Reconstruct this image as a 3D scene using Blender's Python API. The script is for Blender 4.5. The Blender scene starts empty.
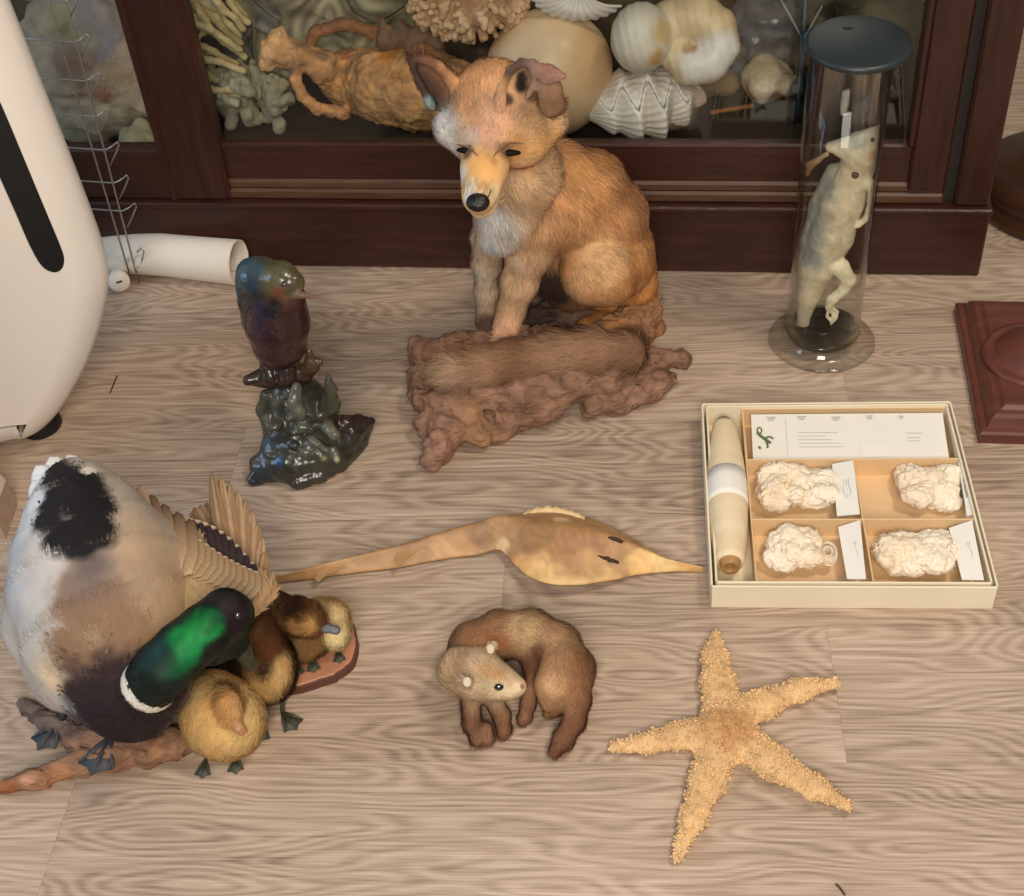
import bpy, math, random
import numpy as np
from mathutils import Vector
rng = np.random.default_rng(7)
random.seed(7)
COL = bpy.context.scene.collection
# ---------------------------------------------------------------- camera geometry
F, H, CX, CY = 1345., 1.3, 512., 448.
_v = np.array([143, 1449, F]); _v /= np.linalg.norm(_v)
_d = np.array([236, -1272, F]); _d -= _v*(_d @ _v); _d /= np.linalg.norm(_d)
_h = np.cross(_d, -_v)
WM = np.array([_h, _d, -_v])
EYE = np.array([0, 0, H])
def ray(px, py): return WM @ np.array([px-CX, py-CY, F])
def P(px, py, z=0.):                      # photo pixel to the point at height z
    r = ray(px, py); return EYE + r*((z-H)/r[2])
def U(px, py, Y):                         # photo pixel to the point at depth Y
    r = ray(px, py); return EYE + r*(Y/r[1])
def PL(px, py, o, n):
    r = ray(px, py); return EYE + r*(((o-EYE) @ n)/(r @ n))
def proj(V):
    c = (V-EYE) @ WM
    return CX+F*c[:, 0]/c[:, 2], CY+F*c[:, 1]/c[:, 2], c[:, 2]
def mpp(p): return float((np.asarray(p)-EYE) @ WM[:, 2])/F      # metres per pixel at a point
def cz(*L):                               # chain: (px,py,z,radius px)
    out = []
    for a in L:
        p = P(a[0], a[1], a[2]); out.append((p, a[3]*mpp(p)))
    return out
def cy(*L):
    out = []
    for a in L:
        p = U(a[0], a[1], a[2]); out.append((p, a[3]*mpp(p)))
    return out
# ---------------------------------------------------------------- colour, noise
def lin(c):
    c = np.asarray(c, float)/255.
    return np.where(c <= .04045, c/12.92, ((c+.055)/1.055)**2.4)
def hx(r, g, b): return (r, g, b)
def _hash(i, j, k, s):
    n = (i*374761393 + j*668265263 + k*1442695041 + s*974711) & 0xffffffff
    n = ((n ^ (n >> 13))*1274126177) & 0xffffffff
    return ((n ^ (n >> 16)) & 0xffff)/65535.
def vnoise(p, s=0):
    p = np.asarray(p, float); f0 = np.floor(p).astype(np.int64); f = p-f0; f = f*f*(3-2*f)
    r = 0
    for a in (0, 1):
        for b in (0, 1):
            for c in (0, 1):
                w = (f[:, 0] if a else 1-f[:, 0])*(f[:, 1] if b else 1-f[:, 1])*(f[:, 2] if c else 1-f[:, 2])
                r = r + w*_hash(f0[:, 0]+a, f0[:, 1]+b, f0[:, 2]+c, s)
    return r*2-1
def fbm(p, sc, o=3, s=0):
    r = 0; a = 1.; p = np.asarray(p)*sc
    for i in range(o):
        r = r + a*vnoise(p+17.3*i, s+i); a *= .5; p = p*2.03
    return r
# ---------------------------------------------------------------- materials
def mat(name, col=None, rough=.6, vcol=False, bump=0., bscale=80., var=0., vscale=12., coat=0., spec=.5, metal=0., stretch=None, sub=0., col2=None):
    m = bpy.data.materials.new(name); m.use_nodes = True
    N = m.node_tree.nodes; L = m.node_tree.links; b = N['Principled BSDF']
    b.inputs['Roughness'].default_value = rough
    b.inputs['Specular IOR Level'].default_value = spec
    b.inputs['Coat Weight'].default_value = coat
    b.inputs['Metallic'].default_value = metal
    if coat: b.inputs['Coat Roughness'].default_value = .12
    if sub:
        b.inputs['Subsurface Weight'].default_value = sub; b.inputs['Subsurface Scale'].default_value = .01
    tc = N.new('ShaderNodeTexCoord'); mp = N.new('ShaderNodeMapping'); L.new(tc.outputs['Object'], mp.inputs[0])
    if stretch: mp.inputs['Scale'].default_value = stretch
    if vcol:
        a = N.new('ShaderNodeVertexColor'); a.layer_name = 'Col'; out = a.outputs['Color']
    else:
        a = N.new('ShaderNodeRGB'); a.outputs[0].default_value = (*lin(col), 1); out = a.outputs[0]
    if var or col2:
        n = N.new('ShaderNodeTexNoise'); n.inputs['Scale'].default_value = vscale; n.inputs['Detail'].default_value = 6
        L.new(mp.outputs[0], n.inputs['Vector'])
        if col2:
            mx = N.new('ShaderNodeMix'); mx.data_type = 'RGBA'
            r = N.new('ShaderNodeMapRange'); r.inputs[1].default_value = .35; r.inputs[2].default_value = .65
            L.new(n.outputs['Fac'], r.inputs[0]); L.new(r.outputs[0], mx.inputs[0]); L.new(out, mx.inputs[6])
            mx.inputs[7].default_value = (*lin(col2), 1); out = mx.outputs[2]
        if var:
            r = N.new('ShaderNodeMapRange'); r.inputs[1].default_value = .25; r.inputs[2].default_value = .75
            r.inputs[3].default_value = 1-var; r.inputs[4].default_value = 1+var
            L.new(n.outputs['Fac'], r.inputs[0])
            mx = N.new('ShaderNodeVectorMath'); mx.operation = 'SCALE'
            L.new(out, mx.inputs[0]); L.new(r.outputs[0], mx.inputs['Scale']); out = mx.outputs[0]
    L.new(out, b.inputs['Base Color'])
    if bump:
        n = N.new('ShaderNodeTexNoise'); n.inputs['Scale'].default_value = bscale; n.inputs['Detail'].default_value = 5
        L.new(mp.outputs[0], n.inputs['Vector'])
        bp = N.new('ShaderNodeBump'); bp.inputs['Strength'].default_value = bump; bp.inputs['Distance'].default_value = .004
        L.new(n.outputs['Fac'], bp.inputs['Height']); L.new(bp.outputs[0], b.inputs['Normal'])
    return m
# ---------------------------------------------------------------- mesh linking
def link(name, V, Fs, m, parent=None, col=None, smooth=True, normals=None):
    """V (n,3); Fs list of arrays (k,3)/(k,4) or list of lists"""
    me = bpy.data.meshes.new(name)
    V = np.asarray(V, np.float32)
    if isinstance(Fs, np.ndarray): Fs = [Fs]
    if Fs and isinstance(Fs[0], np.ndarray):
        loops = np.concatenate([f.ravel() for f in Fs]); tot = np.concatenate([np.full(len(f), f.shape[1]) for f in Fs])
    else:
        loops = np.array([i for f in Fs for i in f]); tot = np.array([len(f) for f in Fs])
    st = np.concatenate([[0], np.cumsum(tot)[:-1]])
    me.vertices.add(len(V)); me.vertices.foreach_set('co', V.ravel())
    me.loops.add(len(loops)); me.loops.foreach_set('vertex_index', loops.astype(np.int32))
    me.polygons.add(len(tot)); me.polygons.foreach_set('loop_start', st.astype(np.int32)); me.polygons.foreach_set('loop_total', tot.astype(np.int32))
    me.update(calc_edges=True)
    if smooth: me.polygons.foreach_set('use_smooth', np.ones(len(tot), bool))
    else: me.polygons.foreach_set('use_smooth', np.zeros(len(tot), bool))
    if col is not None:
        a = me.color_attributes.new('Col', 'FLOAT_COLOR', 'POINT')
        c = np.ones((len(V), 4), np.float32); c[:, :3] = col; a.data.foreach_set('color', c.ravel())
    if normals is not None: me.normals_split_custom_set_from_vertices(normals.astype(np.float32))
    me.materials.append(m)
    o = bpy.data.objects.new(name, me); COL.objects.link(o)
    if parent is not None: o.parent = parent
    return o
def tag(o, label=None, cat=None, group=None, kind=None):
    if label: o['label'] = label
    if cat: o['category'] = cat
    if group: o['group'] = group
    if kind: o['kind'] = kind
    return o
def thing(name, label, cat, loc=(0, 0, 0), group=None):
    o = bpy.data.objects.new(name, None); COL.objects.link(o); o.location = loc; o.empty_display_size = .02
    tag(o, label, cat, group); return o
def adopt(parent, *ch):            # parent keeps a base location; children stay where they are
    for c in ch:
        c.parent = parent; c.matrix_parent_inverse.identity()
        c.location = Vector(c.location)-Vector(parent.location)
class MB:
    def __init__(s): s.V = []; s.F = []; s.n = 0
    def add(s, V, Fc):
        V = np.asarray(V, float); s.V.append(V); s.F += [[i+s.n for i in f] for f in Fc]; s.n += len(V); return s
    def box(s, lo, hi, bev=0.):
        lo = np.array(lo, float); hi = np.array(hi, float)
        if bev <= 0:
            V = [[(lo, hi)[i][0], (lo, hi)[j][1], (lo, hi)[k][2]] for i in (0, 1) for j in (0, 1) for k in (0, 1)]
            return s.add(V, [[0, 1, 3, 2], [4, 6, 7, 5], [0, 4, 5, 1], [2, 3, 7, 6], [0, 2, 6, 4], [1, 5, 7, 3]])
        c = (lo+hi)/2; h = (hi-lo)/2; b = min(bev, *(h*.49)); V = []; idx = {}
        for sx in (-1, 1):
            for sy in (-1, 1):
                for sz in (-1, 1):
                    for a in range(3):
                        q = h-b; q = q.copy(); q[a] = h[a]; idx[(sx, sy, sz, a)] = len(V)
                        V.append(c+q*np.array([sx, sy, sz]))
        Fc = []
        def g(sgn, a): return idx[(sgn[0], sgn[1], sgn[2], a)]
        for a in range(3):
            u, w = [(1, 2), (2, 0), (0, 1)][a]
            for sa in (-1, 1):
                q = []
                for (p, r) in ((-1, -1), (1, -1), (1, 1), (-1, 1)):
                    sg = [0, 0, 0]; sg[a] = sa; sg[u] = p; sg[w] = r; q.append(g(sg, a))
                Fc.append(q if sa > 0 else q[::-1])
            for su in (-1, 1):       # edge faces between axis u-face and w-face, along a
                for sw in (-1, 1):
                    s1 = [0]*3; s2 = [0]*3
                    for t, ss in ((-1, s1), (1, s2)): ss[a] = t; ss[u] = su; ss[w] = sw
                    q = [g(s1, u), g(s2, u), g(s2, w), g(s1, w)]
                    Fc.append(q if su*sw < 0 else q[::-1])
        for sx in (-1, 1):
            for sy in (-1, 1):
                for sz in (-1, 1):
                    q = [idx[(sx, sy, sz, 0)], idx[(sx, sy, sz, 1)], idx[(sx, sy, sz, 2)]]
                    Fc.append(q if sx*sy*sz > 0 else q[::-1])
        return s.add(V, Fc)
    def xf(s, R, o):               # transform all so far
        s.V = [v @ np.asarray(R).T+np.asarray(o) for v in s.V]; return s
    def build(s, name, m, parent=None, smooth=False, col=None):
        return link(name, np.concatenate(s.V), s.F, m, parent, smooth=smooth, col=col)
def frame(t):
    t = t/np.linalg.norm(t); a = np.array([0, 0, 1.]) if abs(t[2]) < .9 else np.array([1., 0, 0])
    u = np.cross(t, a); u /= np.linalg.norm(u); return u, np.cross(t, u)
def spline(pts, n):
    pts = np.asarray(pts, float); m = len(pts)
    if m == 2: return pts[0]+np.linspace(0, 1, n)[:, None]*(pts[1]-pts[0])
    ext = np.vstack([2*pts[0]-pts[1], pts, 2*pts[-1]-pts[-2]]); t = np.linspace(0, m-1, n); i = np.minimum(t.astype(int), m-2); f = (t-i)[:, None]
    a, b, c, d = ext[i], ext[i+1], ext[i+2], ext[i+3]
    return .5*(2*b+(c-a)*f+(2*a-5*b+4*c-d)*f*f+(3*b-a-3*c+d)*f**3)
def tube(mb, pts, r, seg=8, n=None, cap=True):
    pts = np.asarray(pts, float); k = len(pts); r = np.full(k, r) if np.isscalar(r) else np.asarray(r, float)
    if n: q = spline(np.column_stack([pts, r]), n); pts, r = q[:, :3], q[:, 3]; k = n
    T = np.gradient(pts, axis=0); V = []; u, w = frame(T[0])
    for i in range(k):
        t = T[i]/(np.linalg.norm(T[i])+1e-12); u = u-t*(u @ t); u /= np.linalg.norm(u)+1e-12; w = np.cross(t, u)
        for j in range(seg):
            a = 2*math.pi*j/seg; V.append(pts[i]+r[i]*(math.cos(a)*u+math.sin(a)*w))
    Fc = [[i*seg+j, i*seg+(j+1) % seg, (i+1)*seg+(j+1) % seg, (i+1)*seg+j] for i in range(k-1) for j in range(seg)]
    if cap: Fc += [list(range(seg))[::-1], [(k-1)*seg+j for j in range(seg)]]
    return mb.add(V, Fc)
def lathe(mb, prof, c, axis=(0, 0, 1), seg=48, cap=True):
    """prof: (radius, height) pairs"""
    axis = np.asarray(axis, float); axis /= np.linalg.norm(axis); u, w = frame(axis); c = np.asarray(c, float); V = []
    for r, z in prof:
        for j in range(seg):
            a = 2*math.pi*j/seg; V.append(c+axis*z+r*(math.cos(a)*u+math.sin(a)*w))
    k = len(prof)
    Fc = [[i*seg+j, i*seg+(j+1) % seg, (i+1)*seg+(j+1) % seg, (i+1)*seg+j] for i in range(k-1) for j in range(seg)]
    if cap: Fc += [list(range(seg))[::-1], [(k-1)*seg+j for j in range(seg)]]
    return mb.add(V, Fc)
def prism(mb, poly, o, ax, ay, az, d):
    """poly of (a,b) in axes ax, ay, extruded d along az"""
    o, ax, ay, az = map(lambda q: np.asarray(q, float), (o, ax, ay, az)); n = len(poly)
    V = [o+a*ax+b*ay for a, b in poly]+[o+a*ax+b*ay+d*az for a, b in poly]
    return mb.add(V, [list(range(n))[::-1], list(range(n, 2*n))]+[[i, (i+1) % n, n+(i+1) % n, n+i] for i in range(n)])
def icos(mb, c, r, sub=2, sc=(1, 1, 1)):
    V, Fc = ICO[sub]; return mb.add(V*np.array(sc)*r+np.asarray(c), Fc)
def _ico():
    t = (1+5**.5)/2
    V = [[-1, t, 0], [1, t, 0], [-1, -t, 0], [1, -t, 0], [0, -1, t], [0, 1, t], [0, -1, -t], [0, 1, -t], [t, 0, -1], [t, 0, 1], [-t, 0, -1], [-t, 0, 1]]
    Fc = [[0, 11, 5], [0, 5, 1], [0, 1, 7], [0, 7, 10], [0, 10, 11], [1, 5, 9], [5, 11, 4], [11, 10, 2], [10, 7, 6], [7, 1, 8], [3, 9, 4], [3, 4, 2], [3, 2, 6], [3, 6, 8], [3, 8, 9], [4, 9, 5], [2, 4, 11], [6, 2, 10], [8, 6, 7], [9, 8, 1]]
    V = [np.array(v)/np.linalg.norm(v) for v in V]; out = {0: (np.array(V), Fc)}
    for s in (1, 2, 3):
        c = {}; NF = []
        def mid(a, b):
            k = (min(a, b), max(a, b))
            if k not in c: c[k] = len(V); q = V[a]+V[b]; V.append(q/np.linalg.norm(q))
            return c[k]
        for a, b, d in Fc:
            x, y, z = mid(a, b), mid(b, d), mid(d, a); NF += [[a, x, z], [b, y, x], [d, z, y], [x, y, z]]
        Fc = NF; out[s] = (np.array(V), Fc)
    return out
ICO = _ico()
# ---------------------------------------------------------------- soft bodies: blended round cones and ellipsoids, meshed by surface nets
class Blob:
    def __init__(s, k=.01): s.k = k; s.pr = []
    def chain(s, pts, col, k=None, sq=None):
        """pts list of (point, radius). sq=(axis, factor) flattens"""
        if len(pts) == 1: pts = [pts[0], (pts[0][0]+1e-4, pts[0][1])]
        for (a, ra), (b, rb) in zip(pts[:-1], pts[1:]): s.pr.append(('c', np.array(a, float), np.array(b, float), ra, rb, lin(col), k or s.k, sq))
        return s
    def ell(s, c, r, col, R=None, k=None):
        s.pr.append(('e', np.array(c, float), np.array(r, float), np.eye(3) if R is None else np.asarray(R, float), None, lin(col), k or s.k, None)); return s
    def cut(s, pts, k=.004):
        for (a, ra), (b, rb) in zip(pts[:-1], pts[1:]): s.pr.append(('x', np.array(a, float), np.array(b, float), ra, rb, lin((0, 0, 0)), k, None))
        return s
    @staticmethod
    def dist(p, X):
        if p[0] == 'e':
            q = (X-p[1]) @ p[3].T; r = p[2]; k0 = np.linalg.norm(q/r, axis=-1); k1 = np.linalg.norm(q/(r*r), axis=-1)
            return k0*(k0-1)/(k1+1e-9)
        a, b = p[1], p[2]; ba = b-a; pa = X-a
        if p[7] is not None:
            ax, f = p[7]; ax = np.asarray(ax, float); ax = ax/np.linalg.norm(ax)
            pa = pa+(pa @ ax)[..., None]*ax*(1/f-1); ba = ba+(ba @ ax)*ax*(1/f-1)
        t = np.clip((pa @ ba)/(ba @ ba), 0, 1)
        d = np.linalg.norm(pa-t[..., None]*ba, axis=-1)-(p[3]+(p[4]-p[3])*t)
        if p[7] is not None: d = d*p[7][1]
        return d
    def bounds(s):
        lo = np.full(3, 1e9); hi = -lo
        for p in s.pr:
            if p[0] == 'x': continue
            if p[0] == 'e': m = p[2].max(); pts = [(p[1], m)]
            else: pts = [(p[1], p[3]), (p[2], p[4])]
            for c, r in pts: lo = np.minimum(lo, c-r); hi = np.maximum(hi, c+r)
        return lo, hi
    def mesh(s, h, disp=None, zmin=None, relax=1):
        lo, hi = s.bounds(); lo = lo-4*h-.003; hi = hi+4*h+.003
        n = np.ceil((hi-lo)/h).astype(int)+1
        ax = [lo[i]+h*np.arange(n[i]) for i in range(3)]
        D = np.full(n, .05, np.float32)
        for p in s.pr:
            if p[0] == 'e': m = p[2].max(); a = p[1]-m; b = p[1]+m
            else: m = max(p[3], p[4]); a = np.minimum(p[1], p[2])-m; b = np.maximum(p[1], p[2])+m
            mg = p[6]*1.2+3*h
            i0 = np.maximum(((a-mg-lo)/h).astype(int), 0); i1 = np.minimum(((b+mg-lo)/h).astype(int)+2, n)
            sl = tuple(slice(i0[i], i1[i]) for i in range(3))
            X = np.stack(np.meshgrid(*[ax[i][sl[i]] for i in range(3)], indexing='ij'), -1)
            d = s.dist(p, X).astype(np.float32); o = D[sl]; k = p[6]
            if p[0] == 'x':
                d = -d; hh = np.clip(.5-.5*(o-d)/k, 0, 1); D[sl] = o*(1-hh)+d*hh+k*hh*(1-hh)
            else:
                hh = np.clip(.5+.5*(o-d)/k, 0, 1); D[sl] = o*(1-hh)+d*hh-k*hh*(1-hh)
        if zmin is not None:
            D = np.maximum(D, (zmin-ax[2])[None, None, :].astype(np.float32))
        if disp is not None:
            near = np.abs(D) < .012; X = np.stack(np.meshgrid(*ax, indexing='ij'), -1)[near]
            D[near] -= disp(X).astype(np.float32)
            if zmin is not None: D = np.maximum(D, (zmin-ax[2])[None, None, :].astype(np.float32))
        V, Q = surfnet(D, lo, h)
        for _ in range(relax): V = relaxm(V, Q)
        return V, Q
    def colors(s, V, ck=None):
        W = 0; C = 0
        for p in s.pr:
            if p[0] == 'x': continue
            d = s.dist(p, V); w = np.exp(-np.clip(d, -.02, .3)/(ck or .006))
            W = W+w; C = C+w[:, None]*p[5]
        return C/(W[:, None]+1e-20)
def surfnet(D, lo, h):
    S = D < 0; n = D.shape
    cs = np.zeros(tuple(np.array(n)-1), np.int8); acc = np.zeros(cs.shape+(3,), np.float32); cnt = np.zeros(cs.shape, np.float32)
    for a in range(3):
        sl0 = [slice(None)]*3; sl1 = [slice(None)]*3; sl0[a] = slice(0, -1); sl1[a] = slice(1, None)
        d0, d1 = D[tuple(sl0)], D[tuple(sl1)]; cr = (d0 < 0) != (d1 < 0)
        t = np.where(cr, d0/(d0-d1+1e-12*(d0 == d1)), 0).astype(np.float32)
        u, w = [i for i in range(3) if i != a]
        for ou in (0, 1):
            for ow in (0, 1):
                e = [slice(None)]*3
                e[u] = slice(ou, n[u]-1+ou); e[w] = slice(ow, n[w]-1+ow)
                c = cr[tuple(e)]; tt = t[tuple(e)]
                cnt += c; acc[..., a] += np.where(c, tt, 0); acc[..., u] += c*ou; acc[..., w] += c*ow
    m = cnt > 0; idx = np.full(cs.shape, -1, np.int64); idx[m] = np.arange(m.sum())
    g = np.argwhere(m); V = (g+acc[m]/cnt[m][:, None])*h+lo
    Q = []
    for a in range(3):
        u, w = [(1, 2), (2, 0), (0, 1)][a]
        sl0 = [slice(None)]*3; sl1 = [slice(None)]*3; sl0[a] = slice(0, -1); sl1[a] = slice(1, None)
        s0, s1 = S[tuple(sl0)], S[tuple(sl1)]
        E = np.argwhere(s0 != s1); E = E[(E[:, u] > 0) & (E[:, w] > 0) & (E[:, u] < n[u]-1) & (E[:, w] < n[w]-1)]
        if not len(E): continue
        eu = np.zeros(3, int); eu[u] = 1; ew = np.zeros(3, int); ew[w] = 1
        q = np.stack([idx[tuple((E-eu-ew).T)], idx[tuple((E-ew).T)], idx[tuple(E.T)], idx[tuple((E-eu).T)]], 1)
        fl = S[tuple(E.T)]; q[~fl] = q[~fl][:, ::-1]; Q.append(q)
    return V, np.concatenate(Q)
def relaxm(V, Q, f=.5):
    A = np.zeros_like(V); c = np.zeros(len(V))
    for i in range(4):
        np.add.at(A, Q[:, i], V[Q[:, (i+1) % 4]]+V[Q[:, (i+3) % 4]]); np.add.at(c, Q[:, i], 2)
    return V*(1-f)+A/c[:, None]*f
def vnorm(V, Q):
    n = np.cross(V[Q[:, 2]]-V[Q[:, 0]], V[Q[:, 3]]-V[Q[:, 1]]); N = np.zeros_like(V)
    for i in range(Q.shape[1]): np.add.at(N, Q[:, i], n)
    return N/(np.linalg.norm(N, axis=1)[:, None]+1e-12)
def spot(V, px, py, tol=5):
    x, y, d = proj(V); m = (x-px)**2+(y-py)**2; s = m < tol*tol
    if not s.any(): return V[np.argmin(m)]
    i = np.where(s)[0]; return V[i[np.argmin(d[i])]]
def paint(V, C, spots, soft=.4):
    """spots: (px,py,radius m,colour[,strength])"""
    C = C.copy()
    for s in spots:
        p = spot(V, s[0], s[1]); r = s[2]; st = s[4] if len(s) > 4 else 1
        e = fbm(V, 90, 2)*.18; d = np.linalg.norm(V-p, axis=1)/r+e
        w = np.clip((.95+soft/2-d)/soft, 0, 1)*st; w = w*w*(3-2*w) if soft > .5 else w; C = C*(1-w[:, None])+lin(s[3])*w[:, None]
    return C
def fur(V, Q, C, n, ln, wd, flow, lift=.35, var=.14, seed=1, seg=3, mask=None, tilt=.5):
    """tapered hair strips rooted on the surface"""
    r = np.random.default_rng(seed); N = vnorm(V, Q)
    a = np.linalg.norm(np.cross(V[Q[:, 2]]-V[Q[:, 0]], V[Q[:, 3]]-V[Q[:, 1]]), axis=1)
    if mask is not None: a = a*mask(V[Q].mean(1))
    f = r.choice(len(Q), n, p=a/a.sum()); q = Q[f]; s, t = r.random((2, n, 1))
    def ip(A): return A[q[:, 0]]*(1-s)*(1-t)+A[q[:, 1]]*s*(1-t)+A[q[:, 2]]*s*t+A[q[:, 3]]*(1-s)*t
    p = ip(V); nn = ip(N); nn /= np.linalg.norm(nn, axis=1)[:, None]; c = ip(C)
    c = c*(1+var*r.standard_normal((n, 1)))*(1+.05*r.standard_normal((n, 3))); c = np.clip(c, .002, 1)
    fl = flow(p)+.28*r.standard_normal((n, 3))*np.linalg.norm(flow(p), axis=1)[:, None]; fl -= nn*np.sum(fl*nn, 1)[:, None]; fl /= np.linalg.norm(fl, axis=1)[:, None]+1e-9
    L = (ln(p) if callable(ln) else np.full(n, ln))*(.65+.6*r.random(n)); sd = np.cross(nn, fl); sd += tilt*nn*r.standard_normal((n, 1)); sd /= np.linalg.norm(sd, axis=1)[:, None]
    Vs = []; Ns = []; W = (wd*(.7+.6*r.random(n)))[:, None]
    for i in range(seg+1):
        u = i/seg; pos = p-nn*.0006+fl*(L*u)[:, None]+nn*(L*lift*(u-.55*u*u))[:, None]
        if i < seg: w = W*(1-u*.75)*.5; Vs += [pos-sd*w, pos+sd*w]; Ns += [nn, nn]
        else: Vs += [pos]; Ns += [nn]
    k = 2*seg+1; Vs = np.stack(Vs, 1).reshape(-1, 3); Ns = np.stack(Ns, 1).reshape(-1, 3)
    b = np.arange(n)[:, None]*k
    quads = np.concatenate([b+np.array([[2*i+2, 2*i+3, 2*i+1, 2*i]]) for i in range(seg-1)]) if seg > 1 else np.zeros((0, 4), int)
    tri = b+np.array([[2*seg, 2*seg-1, 2*seg-2]])
    return Vs, quads, tri, np.repeat(c, k, axis=0), Ns
def furry(name, V, Q, C, m, parent, sets):
    """one mesh: skin + its coat"""
    N = vnorm(V, Q); VV = [V]; QQ = [Q]; TT = []; CC = [C]; NN = [N]; o = len(V)
    for kw in sets:
        v, q, t, c, nn = fur(V, Q, C, **kw); VV.append(v); QQ.append(q+o); TT.append(t+o); CC.append(c); NN.append(nn); o += len(v)
    return link(name, np.concatenate(VV), [np.concatenate(QQ), np.concatenate(TT)], m, parent, col=np.concatenate(CC), normals=np.concatenate(NN))
def field(*arr):
    """flow field from (px-based) points with directions: list of (point, dir)"""
    Pp = np.array([a[0] for a in arr]); Dd = np.array([np.asarray(a[1], float)/np.linalg.norm(a[1]) for a in arr])
    def f(X):
        w = 1/(np.linalg.norm(X[:, None]-Pp[None], axis=2)**3+1e-6); w /= w.sum(1)[:, None]; return w @ Dd
    return f
def flowpx(L, Y=None, z=None):
    """(px0,py0,px1,py1) arrows at depth Y or height z"""
    out = []
    for a in L:
        zz = a[4] if len(a) > 4 else None
        g = (lambda x, y: U(x, y, zz if zz else Y)) if Y is not None else (lambda x, y: P(x, y, zz if zz is not None else z))
        p, q = g(a[0], a[1]), g(a[2], a[3]); out.append((p, q-p))
    return field(*out)
# ================================================================ SETTING
def floor_mat():
    m = bpy.data.materials.new('oak_laminate'); m.use_nodes = True
    N = m.node_tree.nodes; L = m.node_tree.links; b = N['Principled BSDF']
    def nd(t, **k):
        n = N.new(t)
        for a, v in k.items(): setattr(n, a, v)
        return n
    def math_(op, a, b_=None, c=None):
        n = nd('ShaderNodeMath', operation=op)
        for i, q in enumerate((a, b_, c)):
            if q is None: continue
            if isinstance(q, (int, float)): n.inputs[i].default_value = q
            else: L.new(q, n.inputs[i])
        return n.outputs[0]
    tc = nd('ShaderNodeTexCoord'); sp = nd('ShaderNodeSeparateXYZ'); rt = nd('ShaderNodeVectorRotate', rotation_type='Z_AXIS'); rt.inputs['Angle'].default_value = -.075; L.new(tc.outputs['Object'], rt.inputs['Vector']); L.new(rt.outputs[0], sp.inputs[0])
    x, y = sp.outputs[0], sp.outputs[1]
    W = .193; row = math_('FLOOR', math_('DIVIDE', math_('SUBTRACT', y, .680), W))
    wn = nd('ShaderNodeTexWhiteNoise', noise_dimensions='1D'); L.new(row, wn.inputs['W'])
    off = math_('MULTIPLY', wn.outputs['Value'], 1.28)
    # joints: row 0 at x=-.635, row 2 at x=.163
    off = math_('ADD', math_('MULTIPLY', row, .40), .645)
    col = math_('FLOOR', math_('DIVIDE', math_('ADD', x, off), 1.28))
    cv = nd('ShaderNodeCombineXYZ'); L.new(row, cv.inputs[0]); L.new(col, cv.inputs[1])
    pid = nd('ShaderNodeTexWhiteNoise', noise_dimensions='2D'); L.new(cv.outputs[0], pid.inputs['Vector'])
    idv = pid.outputs['Value']
    # grain coordinates
    gc = nd('ShaderNodeCombineXYZ'); L.new(math_('ADD', x, math_('MULTIPLY', idv, 9.)), gc.inputs[0]); L.new(math_('ADD', y, math_('MULTIPLY', idv, 5.)), gc.inputs[1]); L.new(math_('MULTIPLY', idv, 7.), gc.inputs[2])
    def noise(sc, stretch, det=4, dist=0.):
        mp = nd('ShaderNodeMapping'); mp.inputs['Scale'].default_value = stretch; L.new(gc.outputs[0], mp.inputs[0])
        n = nd('ShaderNodeTexNoise'); n.inputs['Scale'].default_value = sc; n.inputs['Detail'].default_value = det; n.inputs['Distortion'].default_value = dist
        L.new(mp.outputs[0], n.inputs['Vector']); return n.outputs['Fac']
    big = noise(1.0, (1.7, 8., 1), 2)
    rings = math_('SINE', math_('MULTIPLY', math_('ADD', big, math_('MULTIPLY', noise(1, (4, 40, 1), 3), .05)), 210.))   # cathedral figure
    fine = noise(1., (16, 560, 1), 4)
    fib = noise(1., (5, 190, 1), 4)
    broad = noise(1., (1.5, 5, 1), 3)
    fac = math_('ADD', math_('MULTIPLY', rings, .085), math_('ADD', math_('MULTIPLY', math_('SUBTRACT', fine, .5), .55), math_('ADD', math_('MULTIPLY', math_('SUBTRACT', fib, .5), .55), math_('ADD', math_('MULTIPLY', math_('SUBTRACT', broad, .5), .45), .5))))
    cr = nd('ShaderNodeValToRGB'); L.new(fac, cr.inputs[0]); e = cr.color_ramp.elements
    e[0].position = .12; e[0].color = (*lin((100, 82, 70)), 1); e[1].position = .85; e[1].color = (*lin((212, 190, 168)), 1)
    k = e.new(.45); k.color = (*lin((170, 147, 126)), 1)
    tone = nd('ShaderNodeVectorMath', operation='SCALE'); L.new(cr.outputs[0], tone.inputs[0])
    L.new(math_('ADD', .95, math_('MULTIPLY', idv, .1)), tone.inputs['Scale'])
    # seams
    fy = math_('FRACT', math_('DIVIDE', math_('SUBTRACT', y, .680), W)); fx = math_('FRACT', math_('DIVIDE', math_('ADD', x, off), 1.28))
    ly = math_('LESS_THAN', math_('MINIMUM', fy, math_('SUBTRACT', 1., fy)), .0016); lx = math_('LESS_THAN', fx, .0005)
    seam = math_('MULTIPLY', math_('MAXIMUM', ly, lx), .35)
    mx = nd('ShaderNodeMix', data_type='RGBA'); L.new(seam, mx.inputs[0]); L.new(tone.outputs[0], mx.inputs[6]); mx.inputs[7].default_value = (*lin((70, 56, 48)), 1)
    L.new(mx.outputs[2], b.inputs['Base Color']); b.inputs['Roughness'].default_value = .5; b.inputs['Specular IOR Level'].default_value = .35
    bp = nd('ShaderNodeBump'); bp.inputs['Strength'].default_value = .25; bp.inputs['Distance'].default_value = .001
    L.new(fine, bp.inputs['Height']); L.new(bp.outputs[0], b.inputs['Normal'])
    return m
f = link('floor', [[-4, -2, 0], [4, -2, 0], [4, 4.5, 0], [-4, 4.5, 0]], [[0, 1, 2, 3]], floor_mat(), smooth=False); f['kind'] = 'structure'
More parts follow.
